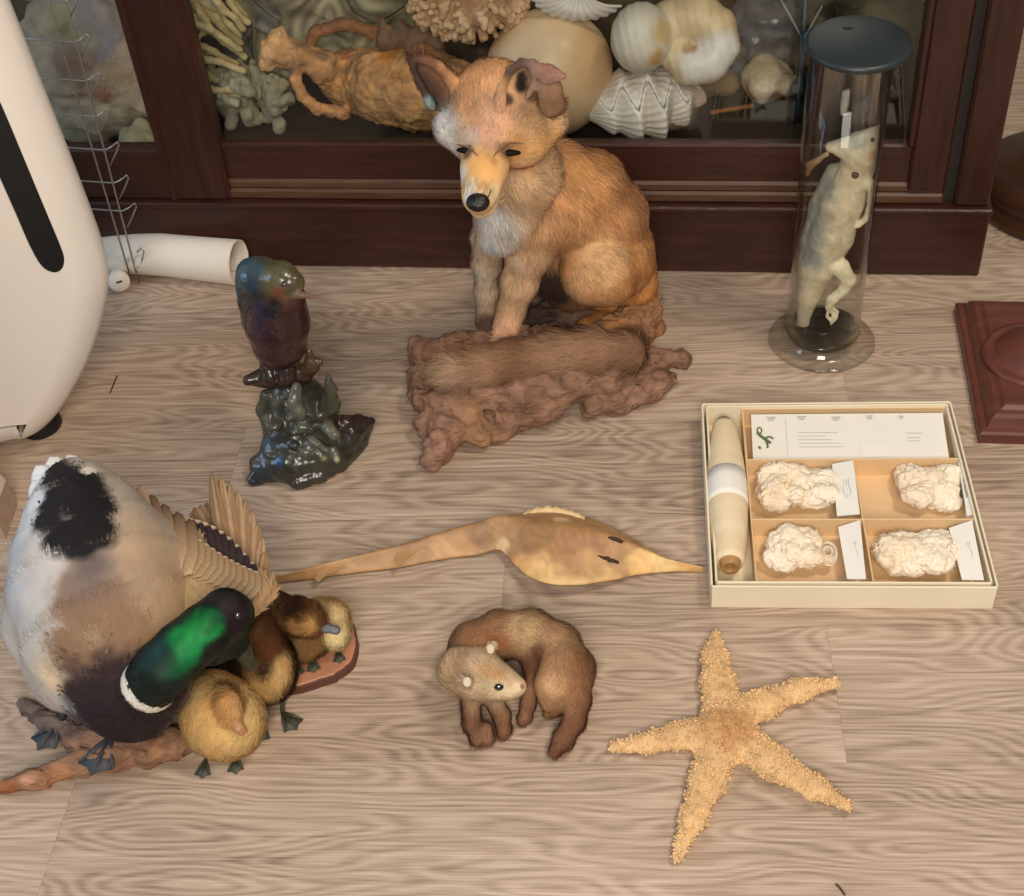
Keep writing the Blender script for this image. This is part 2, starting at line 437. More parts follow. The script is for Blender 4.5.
mwall = mat('plaster', (176, 164, 148), .9, var=.05)
for nm, a, b_ in (('wall_back', [-4, 4.5], [4, 4.5]), ('wall_right', [4, 4.5], [4, -2]), ('wall_left', [-4, -2], [-4, 4.5])):
    w = link(nm, [[*a, 0], [*b_, 0], [*b_, 2.8], [*a, 2.8]], [[0, 1, 2, 3]], mwall, smooth=False); w['kind'] = 'structure'

# ---------------------------------------------------------------- display cabinet
YC = 1.817
mwood = mat('mahogany', (58, 32, 24), .32, var=.35, vscale=9, stretch=(1, 6, 8), bump=.15, bscale=60, spec=.4)
mwoodv = mat('mahogany_upright', (54, 30, 22), .32, var=.35, vscale=9, stretch=(8, 6, 1), bump=.15, bscale=60, spec=.4)
mdark = mat('cabinet_inside', (34, 24, 18), .8, var=.3)
mback = mat('cabinet_back_board', (78, 70, 54), .8, var=.25, vscale=6)
def glass_mat(name, tint=(1, 1, 1), gloss=.5, edge=1.0, rough=.02, f0=.04):
    m = bpy.data.materials.new(name); m.use_nodes = True; N = m.node_tree.nodes; L = m.node_tree.links
    N.remove(N['Principled BSDF']); out = N['Material Output']
    t = N.new('ShaderNodeBsdfTransparent'); t.inputs[0].default_value = (*tint, 1)
    g = N.new('ShaderNodeBsdfGlossy'); g.inputs['Roughness'].default_value = rough
    ge = N.new('ShaderNodeNewGeometry'); dt = N.new('ShaderNodeVectorMath'); dt.operation = 'DOT_PRODUCT'; L.new(ge.outputs['Normal'], dt.inputs[0]); L.new(ge.outputs['Incoming'], dt.inputs[1])
    def mm(op, a, b_=None):
        n = N.new('ShaderNodeMath'); n.operation = op; n.use_clamp = op == 'MULTIPLY'
        for i, q in enumerate((a, b_)):
            if q is None: continue
            if isinstance(q, (int, float)): n.inputs[i].default_value = q
            else: L.new(q, n.inputs[i])
        return n.outputs[0]
    fz = mm('POWER', mm('SUBTRACT', 1., mm('ABSOLUTE', dt.outputs['Value'])), 4.)
    mu_ = mm('MULTIPLY', mm('ADD', mm('MULTIPLY', fz, .9), f0), float(edge))
    mx = N.new('ShaderNodeMixShader'); L.new(mu_, mx.inputs[0]); L.new(t.outputs[0], mx.inputs[1]); L.new(g.outputs[0], mx.inputs[2]); L.new(mx.outputs[0], out.inputs[0])
    return m
mglass = glass_mat('window_glass', (.97, .98, .96))
TOP = 1.05; XR = .416; XL = -2.0
cab = thing('display_cabinet', 'dark mahogany glass-fronted cabinet of shells and corals standing on the floor', 'cabinet', (-.8, 2.05, 0))
def cpart(mb, name, m, par=None, kind=None):
    o = mb.build(name, m); adopt(par or cab, o) if par is None else None
    if par is not None: o.parent = par
    return o
# base: plinth with bead
b = MB(); b.box((XL, YC-.004, 0), (XR+.004, YC+.42, .122), .003); b.box((XL, YC-.010, .116), (XR+.006, YC+.42, .127), .004)
cpart(b, 'base_plinth', mwood)
def quadY(poly, y0, y1, mb): prism(mb, poly, (0, y0, 0), (1, 0, 0), (0, 0, 1), (0, 1, 0), y1-y0)
b = MB(); b.box((XR-.052, YC, .127), (XR, YC+.03, TOP), .004); cpart(b, 'corner_post', mwoodv)
b = MB(); b.box((XR-.02, YC+.03, .127), (XR, YC+.42, TOP), .002); cpart(b, 'side_panel', mwoodv)
b = MB(); b.box((XR-.068, YC+.014, .127), (XR-.052, YC+.03, TOP)); cpart(b, 'groove_strip', mdark)
def door(x0, x1, xs0, xs1, zr0, zr1, rec, nm):
    """frame from x0..x1, glass opening xs0..xs1"""
    d = thing('cabinet_door', None, None); del_keys(d); adopt(cab, d)
    return d
def del_keys(o):
    for k in ('label', 'category'):
        if k in o: del o[k]
# right hand door
b = MB()
b.box((-.885, YC, .127), (-.790, YC+.03, TOP), .004)             # meeting stile
b.box((-.888, YC-.004, .127), (-.876, YC+.028, TOP), .004)
cpart(b, 'meeting_stile', mwoodv)
b = MB(); b.box((.292, YC+.004, .150), (XR-.068, YC+.032, TOP), .004); cpart(b, 'door_stile', mwoodv)
b = MB(); b.box((-.792, YC+.012, .160), (.294, YC+.034, .226), .003); cpart(b, 'door_rail', mwood)
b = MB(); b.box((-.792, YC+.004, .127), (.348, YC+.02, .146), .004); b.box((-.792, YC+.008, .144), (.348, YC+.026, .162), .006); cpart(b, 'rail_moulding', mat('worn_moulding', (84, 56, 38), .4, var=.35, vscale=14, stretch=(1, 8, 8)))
b = MB(); b.box((-.793, YC+.003, .127), (-.784, YC+.03, TOP), .004); cpart(b, 'glazing_bead', mwoodv)
b = MB(); b.box((.284, YC+.004, .226), (.294, YC+.03, TOP), .004); cpart(b, 'glazing_bead', mwoodv)
b = MB(); b.box((-.790, YC+.020, .226), (.290, YC+.023, TOP)); cpart(b, 'door_glass', mglass)
# left hand door
b = MB(); b.box((XL, YC+.001, .127), (-.884, YC+.03, .221), .004); cpart(b, 'door_rail', mwood)
b = MB(); b.box((-.893, YC+.006, .221), (-.884, YC+.03, TOP), .006); cpart(b, 'glazing_bead', mwoodv)
b = MB(); b.box((XL, YC+.020, .221), (-.886, YC+.023, TOP)); cpart(b, 'door_glass', mglass)
b = MB(); b.box((XL, YC, TOP), (XR+.01, YC+.42, TOP+.04), .004); cpart(b, 'cabinet_top', mwood)
SH = .150; 
b = MB(); b.box((XL, YC+.036, .128), (XR-.02, YC+.41, SH)); cpart(b, 'shelf', mdark)
b = MB(); b.box((XL, YC+.41, .127), (XR-.02, YC+.42, TOP)); cpart(b, 'back_board', mback)

# ---------------------------------------------------------------- turned base and moulded plinth at right
mred = mat('red_brown_wood', (98, 54, 42), .38, var=.22, vscale=10, stretch=(1, 6, 6), spec=.45)
mbrn = mat('dark_turned_wood', (62, 38, 24), .3, var=.25, vscale=14, spec=.5)
pl = thing('wooden_plinth', 'square red-brown wooden plinth with moulded edge and raised dome', 'plinth', (.52, 1.6, 0))
x0, y0 = P(975, 444)[:2]; x0 += .004; y0 += .002; x1 = x0+.25; y1 = P(958, 296, .03)[1]
def molded(mb, prof, x0, y0, x1, y1):
    n = len(prof); V = []
    for ins, z in prof: V += [[x0+ins, y0+ins, z], [x1-ins, y0+ins, z], [x1-ins, y1-ins, z], [x0+ins, y1-ins, z]]
    Fc = [[4*i+j, 4*i+(j+1) % 4, 4*i+4+(j+1) % 4, 4*i+4+j] for i in range(n-1) for j in range(4)]+[[3, 2, 1, 0], [4*n-4, 4*n-3, 4*n-2, 4*n-1]]
    mb.add(V, Fc)
b = MB(); molded(b, [(0, 0), (0, .016), (.003, .019), (.010, .020), (.012, .024), (.016, .033), (.021, .037), (.028, .038), (.034, .042), (.04, .043)], x0, y0, x1, y1)
o = b.build('plinth_board', mred); adopt(pl, o)
b = MB(); cxp, cyp = (x0+x1)/2-.0, (y0+y1)/2; q = P(1035, 354, .045); lathe(b, [(.072, .042), (.070, .047), (.064, .047), (.060, .044), (.054, .050), (.045, .060), (.03, .068), (.015, .071), (.001, .072)], (min(q[0], x1-.115), q[1], 0), cap=False)
o = b.build('raised_dome', mred, smooth=True); adopt(pl, o)
b = MB(); c = P(1062, 200, .0); R = .150
lathe(b, [(R*.97, 0), (R, .008), (R, .022), (R*.95, .028), (R*.93, .034), (R*.96, .042), (R*.96, .052), (R*.88, .062), (R*.8, .066), (R*.55, .08), (R*.3, .11), (R*.22, .14), (R*.2, .2)], (c[0], c[1], 0))
o = b.build('turned_stand', mbrn, smooth=True); tag(o, 'round dark turned wooden stand on the floor right of the cabinet corner', 'stand')

# ---------------------------------------------------------------- white appliance at left
mwhite = mat('white_plastic', (238, 229, 218), .38, spec=.4)
mblk = mat('black_plastic', (14, 13, 12), .5)
O = np.array([-.86, 1.40, 0.]); nrm = np.array([.86, -1.40, 0.]); nrm /= np.linalg.norm(nrm); tx = np.array([-nrm[1], nrm[0], 0.])
def onpl(px, py, off=0.):
    q = PL(px, py, O+nrm*off, nrm); return np.array([(q-O) @ tx, q[2]])
out = [onpl(*a) for a in [(0, -20), (15, 12), (40, 76), (70, 152), (96, 220), (108, 255), (113, 280), (112, 300), (105, 330), (94, 362), (80, 390), (62, 418), (44, 436), (24, 446), (0, 450)]]
zb = out[-1][1]
out = [(a, z) for a, z in out]
xw = out[0][0]-.0
top = [(out[1][0]-.005, .80), (out[1][0]-.03, .84)]
lft = -.42
poly = [(lft, .84), (out[0][0]-.06, .84), (out[0][0]-.02, .82), (out[0][0]-.004, .78)]+[tuple(a) for a in out[1:]]+[(lft+.08, zb), (lft+.02, zb+.05), (lft, zb+.15)]
pp = np.array(poly); cc = pp.mean(0)
ap = thing('white_appliance', 'tall white rounded plastic appliance with a long black slot, left of the cabinet', 'appliance', tuple(O-nrm*.08))
prof = [(0, .0), (.0, .02), (.0, .16), (-.012, .185), (-.03, .20)]
prof = [(-.055, .022), (-.030, .010), (-.014, .000), (-.004, -.012), (.0, -.03), (.0, -.16), (-.02, -.19)]
# outward offset of the outline for each ring
def offset(poly, d):
    p = np.array(poly); a = np.roll(p, 1, 0); c_ = np.roll(p, -1, 0); t = c_-a; n_ = np.stack([t[:, 1], -t[:, 0]], 1); n_ /= np.linalg.norm(n_, axis=1)[:, None]
    s = np.sum(t[:, 0]*0) ; 
    area = .5*np.sum(p[:, 0]*c_[:, 1]-c_[:, 0]*p[:, 1]); sg = 1 if area > 0 else -1
    return p+n_*d*sg
V = []; n = len(poly)
ps = spline(np.vstack([pp, pp[:1]]), n*4)[:-1]; n = len(ps)
ps[:, 1] = np.minimum(ps[:, 1], .845)
for ins, dp in prof:
    q = offset(ps, ins)
    V += [O+a*tx+np.array([0, 0, z])+nrm*dp for a, z in q]
K = len(prof)
Fc = [[i*n+j, i*n+(j+1) % n, (i+1)*n+(j+1) % n, (i+1)*n+j] for i in range(K-1) for j in range(n)]+[list(range(n))[::-1], [(K-1)*n+j for j in range(n)]]
o = link('housing', V, Fc, mwhite); adopt(ap, o)
sl = [onpl(*a, .022) for a in [(-8, 84), (8, 120), (28, 168), (48, 216), (60, 245), (64, 258), (62, 268), (54, 272), (42, 266), (30, 246), (16, 214), (0, 178), (-10, 156)]]
ss = spline(np.array(sl+sl[:1]), 60)[:-1]
b = MB(); prism(b, [tuple(a) for a in ss], O+nrm*.0215, tx, (0, 0, 1), nrm, .0015); o = b.build('black_slot', mblk); adopt(ap, o)
b = MB(); q = P(44, 436, .0); lathe(b, [(.03, 0), (.032, .004), (.03, .02), (.02, .03)], (q[0]-.012, q[1]+.02, 0), seg=20); o = b.build('foot', mblk, smooth=True); adopt(ap, o)
b = MB(); q = P(-60, 440, .0); lathe(b, [(.03, 0), (.032, .004), (.03, .02), (.02, .03)], (q[0], q[1]+.02, 0), seg=20); o = b.build('foot', mblk, smooth=True); adopt(ap, o)
# pale wooden block cut by the left edge
b = MB(); a0 = P(0, 452, .05); a1 = P(13, 476, .05); a2 = P(1, 530, .05)
qs = [P(-60, 466, .05), P(-4, 470, .05), P(6, 480, .05), P(-6, 514, .05), P(-60, 508, .05)]
V = [[*q[:2], .05] for q in qs]+[[*q[:2], 0] for q in qs]
b.add(V, [[0, 1, 2, 3, 4][::-1], [5, 6, 7, 8, 9], *[[i, (i+1) % 5, 5+(i+1) % 5, 5+i] for i in range(5)]])
o = b.build('wooden_block', mat('pale_wood', (176, 150, 130), .6, var=.15, vscale=8, stretch=(1, 6, 6))); tag(o, 'pale wooden block corner below the white appliance at the left edge', 'block')

# ---------------------------------------------------------------- wire rack
mwire = mat('galvanised_wire', (168, 160, 150), .35, metal=.7)
Yr = P(137, 284)[1]
rk = thing('wire_rack', 'slim grey wire rack with hooked rungs between the white appliance and cabinet', 'rack', tuple(P(137, 284)))
def ru(px, py, dy=0.): return U(px, py, Yr+dy)
def wire(pts, name, r=.0013):
    b = MB(); tube(b, pts, r, 8); o = b.build(name, mwire, smooth=True); adopt(rk, o); return o
p0 = ru(138, 280); p1 = ru(81, 60); dd = (p1-p0); wire([np.array([p0[0], p0[1], .002]), p0+dd*.1, p1, p1+dd*.9], 'upright_wire', .0016)
p0 = ru(117, 232); p1 = ru(66, 60); dd = (p1-p0); wire([p0-dd*.28, p0, p1, p1+dd*.9], 'upright_wire', .0016)
for (xa, ya) in [(135, 274), (122, 211), (114, 183), (104.5, 150), (95, 116.5), (85.5, 81), (75, 42), (64, 2)]:
    s = 1 if ya > 60 else 1
    if ya > 250: 
        wire([ru(xa+2, ya-6), ru(xa+6, ya-10), ru(xa+9, ya-22), ru(xa+6, ya-26), ru(xa+2, ya-22)], 'rung_hook'); continue
    wire([ru(xa-85, ya-6, 0), ru(xa-30, ya-2), ru(xa, ya), ru(xa+6, ya-2.5), ru(xa+13, ya-8), ru(xa+14.5, ya-5), ru(xa+11, ya+4), ru(xa+5.5, ya+16)], 'rung_hook')
# ---------------------------------------------------------------- paper roll, white plug
mpap = mat('white_paper', (226, 216, 200), .8)
b = MB()
a0 = P(40, 250, .02); a1 = P(239, 262, .038)
ax = a1-a0; ax[2] = 0; L_ = np.linalg.norm(ax); ax /= L_; sd = np.array([-ax[1], ax[0], 0.])
R = .036; n1, n2 = 40, 44; V = []; 
rs = np.random.default_rng(3)
for i in range(n1):
    u = i/(n1-1); fl = max(0, (.62-u))*1.25           # crushed toward the left end
    for j in range(n2):
        t = j/(n2-1)*2.35*math.pi-.35*math.pi; r = R*(1+.03*t/6.28)*(1+.04*math.sin(5*u+2*t))
        y = math.cos(t)*r*(1+.5*fl); z = math.sin(t)*r*(1-.75*fl)
        z += .006*fl*math.sin(9*u+3*t)
        V.append(a0*[1, 1, 0]+ax*u*L_+sd*y+np.array([0, 0, max(.0006, z+R*(1-.75*fl)+.001)]))
Fc = [[i*n2+j, i*n2+j+1, (i+1)*n2+j+1, (i+1)*n2+j] for i in range(n1-1) for j in range(n2-1)]
o = link('paper_roll', V, Fc, mpap); tag(o, 'crumpled roll of white paper lying against the cabinet base', 'paper roll')
sm = o.modifiers.new('thick', 'SOLIDIFY'); sm.thickness = .0009; sm.offset = 1
pg = thing('white_plug', 'small white plastic plug with a dark slot beside the paper roll', 'plug', tuple(P(121, 290)))
b = MB(); c = P(119, 281, .018); ac = (EYE-c)*[1, 1, 0.6]; ac /= np.linalg.norm(ac); u_, w_ = frame(ac)
lathe(b, [(.012, -.03), (.017, -.02), (.018, .004), (.0165, .007), (.001, .008)], c, ac, 28); b.V[-1][:, 2] = np.maximum(b.V[-1][:, 2], .0005)
o = b.build('plug_body', mwhite, smooth=True); adopt(pg, o)
b = MB(); tt = c+ac*.0075; tube(b, [tt-tx*.005, tt+tx*.005], .0017, 8); o = b.build('slot', mblk); adopt(pg, o)
# hair scraps on floor
mbit = mat('dark_fibre', (70, 52, 42), .8)
for nm, pts in (('twig_scrap', [(117, 376), (114, 383), (112, 388), (110, 393)]), ('twig_scrap', [(836, 884), (840, 888), (845, 895)])):
    b = MB(); tube(b, [P(*a, .0012) for a in pts], .0012, 6, n=8); o = b.build(nm, mbit, smooth=True)
    tag(o, 'tiny dark fibre on the floor between appliance and kingfisher' if pts[0][0] < 200 else 'tiny dark fibre on the floor below the starfish', 'scrap')
# ================================================================ SHELF OF SHELLS AND CORALS
def stone(name, m, vcol=True): pass
mshell = mat('shell', vcol=True, rough=.45, var=.10, vscale=25, bump=.2, bscale=70)
mcoral = mat('coral_rough', vcol=True, rough=.85, var=.18, vscale=30, bump=.6, bscale=150)
def on(px, py, r, lift=0.):
    rr = r*.00153; z = SH+rr+lift
    for _ in range(3):
        p = P(px, py, z); rr = r*mpp(p); z = SH+rr+lift
    return (p, rr)
def atY(px, py, Y, r): p = U(px, py, Y); return (p, r*mpp(p))
def sit(V, z0=None):           # drop onto the shelf
    V = V.copy(); V[:, 2] += (SH if z0 is None else z0)-V[:, 2].min(); return V
# encrusted amphora lying on its side
B = Blob(.012); o1 = (188, 140, 92); o2 = (178, 122, 80)
Ya = 1.945
bd = [on(348, 86, 25), on(385, 91, 36), on(425, 96, 39), on(452, 99, 34)]
zc = bd[1][0][2]; Yb = bd[1][0][1]
B.chain([atY(303, 62, Yb-.01, 12), atY(322, 72, Yb, 15)]+bd, o1)
B.chain([atY(280, 42, Yb, 9), atY(274, 56, Yb-.01, 11), atY(268, 70, Yb-.015, 8)], (206, 158, 112), k=.006)
B.chain([atY(278, 56, Yb, 14), atY(290, 60, Yb, 14), atY(304, 63, Yb, 12)], (200, 150, 104), k=.006)
B.chain([atY(299, 70, Yb-.02, 6), atY(297, 86, Yb-.03, 5.5), atY(303, 102, Yb-.035, 5.5), atY(318, 114, Yb-.035, 6), atY(345, 119, Yb-.02, 7)], (190, 138, 92), k=.005)
B.chain([atY(308, 60, Yb+.03, 5), atY(316, 38, Yb+.05, 6), atY(345, 30, Yb+.05, 6), atY(385, 42, Yb+.03, 7), atY(410, 55, Yb+.02, 8)], (150, 100, 62), k=.005)
for i in range(130):
    u = rng.random(); a = bd[0][0]*(1-u)+bd[2][0]*u; r_ = bd[0][1]*(1-u)+bd[2][1]*u; t = rng.uniform(0, 6.28)
    q = a+np.array([0, math.cos(t), math.sin(t)])*(r_+.001); B.ell(q, np.array([.016, .006, .006])*rng.uniform(.6, 1.4), [(214, 164, 98), (150, 90, 54), (222, 184, 128), (190, 126, 70)][i % 4], k=.006)
V, Q = B.mesh(.0026, disp=lambda X: .0030*fbm(X, 120, 3)); C = B.colors(V, .004); C *= (1.05+.5*fbm(V*np.array([.4, 1, 1]), 80, 3, 5))[:, None]; C = np.clip(C, .01, 1)
V = V+np.array([0, 0, max(0, SH+.0005-V[:, 2].min())])
C = paint(V, C, [(385, 52, .02, (200, 136, 66)), (430, 60, .02, (150, 100, 60)), (325, 52, .012, (150, 112, 84))])
o = link('amphora', V, Q, mcoral, col=C); tag(o, 'encrusted orange-brown clay amphora with loop handles lying on the cabinet shelf', 'amphora')
# big smooth cream shell
B = Blob(.01); c, r = on(548, 74, 64); B.ell(c, (r*.98, r*.88, r), (224, 190, 150)); B.ell(c+[r*.1, -.0, r*.1], (r*.9, r*.8, r*.9), (226, 196, 158)); EGG = (c, r)
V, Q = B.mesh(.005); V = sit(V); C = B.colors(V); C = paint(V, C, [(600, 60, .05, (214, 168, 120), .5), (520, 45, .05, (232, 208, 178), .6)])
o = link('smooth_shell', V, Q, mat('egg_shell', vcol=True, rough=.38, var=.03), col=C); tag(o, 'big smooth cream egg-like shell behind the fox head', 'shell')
# coiled shell
B = Blob(.006); Yn = P(640, 45, SH+.1)[1]
w1 = (208, 200, 186); w2 = (206, 184, 146); w3 = (218, 216, 216)
Yn = 1.96
B.ell(U(641, 38, Yn-.02), np.array([.047, .05, .054]), w1, k=.01)
B.chain([atY(655, 36, Yn+.01, 28), atY(672, 25, Yn+.02, 24), atY(698, 16, Yn+.01, 22), atY(716, 28, Yn, 20), atY(720, 46, Yn-.01, 19), atY(708, 62, Yn-.02, 20), atY(690, 66, Yn-.025, 19), atY(676, 58, Yn-.02, 13), atY(683, 46, Yn-.01, 10), atY(697, 44, Yn, 7)], w2, k=.008)
V, Q = B.mesh(.0028, disp=lambda X: .0006*np.sin(X[:, 0]*420+X[:, 2]*120)); C = B.colors(V)
C = paint(V, C, [(700, 66, .035, w3), (725, 55, .03, w3), (620, 38, .03, (214, 210, 200)), (690, 44, .012, (170, 140, 104)), (668, 30, .02, (206, 176, 128)), (660, 62, .015, (196, 160, 106))], soft=.9)
g = np.abs(np.sin((V[:, 0]*1.0+V[:, 2]*.35)*180)) < .06; C[g & (V[:, 0] < U(628, 30, Yn)[0])] *= .72
V = V+[0, 0, 0]
o = link('coiled_shell', V, Q, mshell, col=C); tag(o, 'large white and cream coiled sea shell resting above the fluted clam shell', 'shell')
# fluted clam shell
nu, nv = 260, 150; uu = np.linspace(0, 1, nu); vv = np.linspace(0, 2*math.pi, nv, endpoint=False)
pL = P(588, 112, SH+.055); pR = P(704, 99, SH+.055); ax = pR-pL; Lc = np.linalg.norm(ax); ax /= Lc
fw = np.array([0, -.62, .78]); fw -= ax*(fw @ ax); fw /= np.linalg.norm(fw); up = np.cross(fw, ax); up = up if up[2] > 0 else -up
V = []; C = []
nr = 4.6
for u in uu:
    env = (max(0, math.sin(math.pi*min(1, (u*.92+.06))))**.55)*(.72+.28*math.sin(math.pi*u)); ph = 2*math.pi*nr*u
    tri = 2/math.pi*math.asin(.86*math.sin(ph))
    for v in vv:
        ca, sa = math.cos(v), math.sin(v)                     # ca: toward viewer, sa: up
        lip = tri*.62; dv = (v-(lip-.18)+math.pi) % (2*math.pi)-math.pi
        fl = 1+.22*tri*math.copysign(1, math.sin(v-lip+.18))*abs(math.sin(v))**.7
        gro = -.13*math.exp(-(dv/.055)**2)
        lam = .018*math.sin(v*26+tri*3)*(abs(dv) > .12)
        r = .058*env*(fl+gro+lam)+.002
        sk = .006*tri*math.sin(v)
        V.append(pL+ax*(u*Lc+sk)+fw*ca*r*.92+up*sa*r)
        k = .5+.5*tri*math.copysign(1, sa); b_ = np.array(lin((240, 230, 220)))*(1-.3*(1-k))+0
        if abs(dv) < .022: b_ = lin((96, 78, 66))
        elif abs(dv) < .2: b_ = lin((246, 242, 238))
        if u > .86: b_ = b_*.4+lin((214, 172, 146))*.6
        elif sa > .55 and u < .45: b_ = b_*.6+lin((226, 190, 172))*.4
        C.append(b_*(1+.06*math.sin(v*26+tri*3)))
V = np.array(V); Fq = np.array([[i*nv+j, i*nv+(j+1) % nv, (i+1)*nv+(j+1) % nv, (i+1)*nv+j] for i in range(nu-1) for j in range(nv)])
dz = SH+.0005-V[:, 2].min(); V[:, 2] += dz if dz > 0 else 0
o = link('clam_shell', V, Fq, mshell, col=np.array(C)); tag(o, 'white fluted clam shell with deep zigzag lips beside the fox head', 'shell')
# knobbly coral
B = Blob(.004); c = U(468, 2, 2.02); R_ = .088
B.ell(c+[0, .0, 0], (R_*.95, R_*.8, R_*.48), (150, 112, 84))
for i in range(330):
    t = rng.uniform(0, 2*math.pi); s = rng.uniform(-.75, .75); d_ = np.array([math.cos(t)*math.sqrt(1-s*s), math.sin(t)*math.sqrt(1-s*s), s])
    if d_[1] > .45: continue
    q = c+d_*np.array([R_*.95, R_*.8, R_*.48]); l = rng.uniform(.006, .014); rr = rng.uniform(.0042, .0062)
    cc_ = [(202, 166, 130), (188, 150, 114), (212, 180, 146)][i % 3]
    B.chain([(q, rr*.85), (q+d_*l, rr)], cc_, k=.0022)
V, Q = B.mesh(.0024, relax=0); C = B.colors(V, .002)
dq = np.linalg.norm((V-c)/np.array([R_*.95, R_*.8, R_*.48]), axis=1)
o = link('knobbly_coral', V, Q, mcoral, col=C); tag(o, 'tan knobbly coral lump above the amphora and left of the big cream shell', 'coral')
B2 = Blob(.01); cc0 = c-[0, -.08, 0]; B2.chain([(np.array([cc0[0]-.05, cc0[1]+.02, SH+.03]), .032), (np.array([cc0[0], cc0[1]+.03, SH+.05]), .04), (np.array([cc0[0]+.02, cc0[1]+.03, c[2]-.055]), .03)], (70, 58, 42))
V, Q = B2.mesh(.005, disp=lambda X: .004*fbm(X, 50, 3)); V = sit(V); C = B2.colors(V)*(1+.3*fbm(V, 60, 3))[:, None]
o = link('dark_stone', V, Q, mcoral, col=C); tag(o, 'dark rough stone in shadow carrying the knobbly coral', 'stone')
# ribbed white shell
nu, nv = 90, 40; V = []; C = []; c = U(580, -4, 2.0)
for i in range(nu):
    a = (i/(nu-1)-.5)*2.5
    for j in range(nv):
        s = j/(nv-1); rr = .075*s*(1+.03*math.sin(a*26)*s); ang = -math.pi/2+a
        x = math.cos(ang+math.pi/2-.2-math.pi/2)*rr; z = math.sin(ang-.2)*rr*.62
        V.append(c+np.array([x, -.045*math.sin(math.pi*.5*s)*1.0+.03*s*s, z+.012])); C.append(lin((214, 206, 202))*(1-.15*(.5-.5*math.sin(a*26)))*(1 if s < .93 else 1.05))
Fq = np.array([[i*nv+j, i*nv+j+1, (i+1)*nv+j+1, (i+1)*nv+j] for i in range(nu-1) for j in range(nv-1)])
o = link('ribbed_shell', np.array(V), Fq, mshell, col=np.array(C)); md = o.modifiers.new('t', 'SOLIDIFY'); md.thickness = .004
tag(o, 'white ribbed bivalve shell lying on top of the big cream shell', 'shell')
# yellow branching coral
def branchy(name, roots, col, lab, h=.0026, spread=.5, r0=.0065, n=7, depth=3, seed=1, L=.035):
    rr = np.random.default_rng(seed); B = Blob(.004)
    def grow(p, d, r, l, k):
        m_ = p+d*l*.5+rr.normal(0, .003, 3); q = p+d*l; cc_ = np.array(col)+rr.normal(0, 8)
        B.chain([(p, r), (m_, r*.95), (q, r*.85)], tuple(np.clip(cc_, 0, 255)))
        if k > 0:
            for _ in range(2 if rr.random() < .75 else 3):
                d2 = d+rr.normal(0, spread, 3); d2 /= np.linalg.norm(d2); grow(q, d2, r*.86, l*.8, k-1)
    for p, d in roots: d = np.array(d, float); grow(np.array(p), d/np.linalg.norm(d), r0, L, depth)
    V, Q = B.mesh(h, zmin=SH+.0005); C = B.colors(V, .003)*(1+.15*fbm(V, 80, 2))[:, None]
    o = link(name, V, Q, mcoral, col=C); tag(o, lab, 'coral'); return o
rt = [(U(240+rng.uniform(-8, 8), 92-i*7, 1.98+.02*(i % 3)), (-.9, -.1+.1*(i % 3), .10+.13*i)) for i in range(12)]
branchy('branching_coral', rt, (190, 170, 124), 'pale yellow branching coral fanned against the left edge of the glass', seed=4, spread=.28, L=.04, r0=.006)
rt = [(P(212+i*5.6, 128-((i*5) % 3)*9, SH+.02)+np.array([0, .012*((i*7) % 4)-.0, 0]), (rng.uniform(-.35, .35), rng.uniform(-.3, .1), 1)) for i in range(14)]
rt = [(np.array([p[0], max(p[1], 1.885), p[2]]), d) for p, d in rt]
branchy('finger_coral', rt, (158, 152, 128), 'stubby grey-green finger coral standing in the lower left of the glass', seed=9, spread=.42, r0=.0112, L=.032)
# grey leafy plate coral
for nm, cx0, cy0, Yp, sz, lab, cl, sd_ in (('plate_coral', 330, 22, 2.13, .16, 'large grey-green wavy plate coral behind the amphora', (146, 138, 112), 2), ('plate_coral', 262, 40, 2.15, .085, 'bluish grey plate coral between branching coral and amphora mouth', (120, 118, 112), 6)):
    nu, nv = 90, 60; V = []; c = U(cx0, cy0, Yp); C = []
    for i in range(nu):
        a = i/(nu-1)*2*math.pi
        for j in range(nv):
            s = j/(nv-1); rr = sz*s*(1+.12*math.sin(5*a+1)*s); q = np.array([math.cos(a)*rr, math.sin(a)*rr, 0])
            w = .030*math.sin(s*9+.8*math.sin(2*a+sd_))*s+.018*math.sin(4*a+sd_)*s
            V.append(c+np.array([q[0], w, q[1]*.75+.3*w])); C.append(lin(cl)*(1+.35*math.sin(s*38+2*math.sin(3*a))))
    V = np.array(V); C = np.clip(np.array(C)*(1+.2*fbm(V, 50, 2))[:, None], 0, 1)
    V[:, 2] = np.maximum(V[:, 2], SH+.002); V[:, 1] = np.clip(V[:, 1], 2.08, YC+.40)
    Fq = np.array([[i*nv+j, i*nv+j+1, (i+1)*nv+j+1, (i+1)*nv+j] for i in range(nu-1) for j in range(nv-1)])
    o = link(nm, V, Fq, mcoral, col=C); md = o.modifiers.new('t', 'SOLIDIFY'); md.thickness = .006; tag(o, lab, 'coral')
B = Blob(.008); 
for i in range(7):
    x = 384+i*9; B.chain([atY(x, 70, 2.06, 9), atY(x+3*math.sin(i), 42-4*(i % 3), 2.03, 7), atY(x-2, 22+6*(i % 2), 2.04, 4)], (142, 108, 80) if i % 2 else (116, 92, 74), k=.005)
V, Q = B.mesh(.003, disp=lambda X: .002*fbm(X, 100, 2), zmin=SH+.0005); V[:, 2] -= 0; C = B.colors(V)
B.chain([atY(410, 90, 2.03, 22), atY(410, 66, 2.03, 16)], (80, 60, 44)); V, Q = B.mesh(.003, disp=lambda X: .002*fbm(X, 100, 2), zmin=SH+.0005); C = B.colors(V)
o = link('brown_coral', V, Q, mcoral, col=C); tag(o, 'brown upright ridged coral behind the amphora body', 'coral')
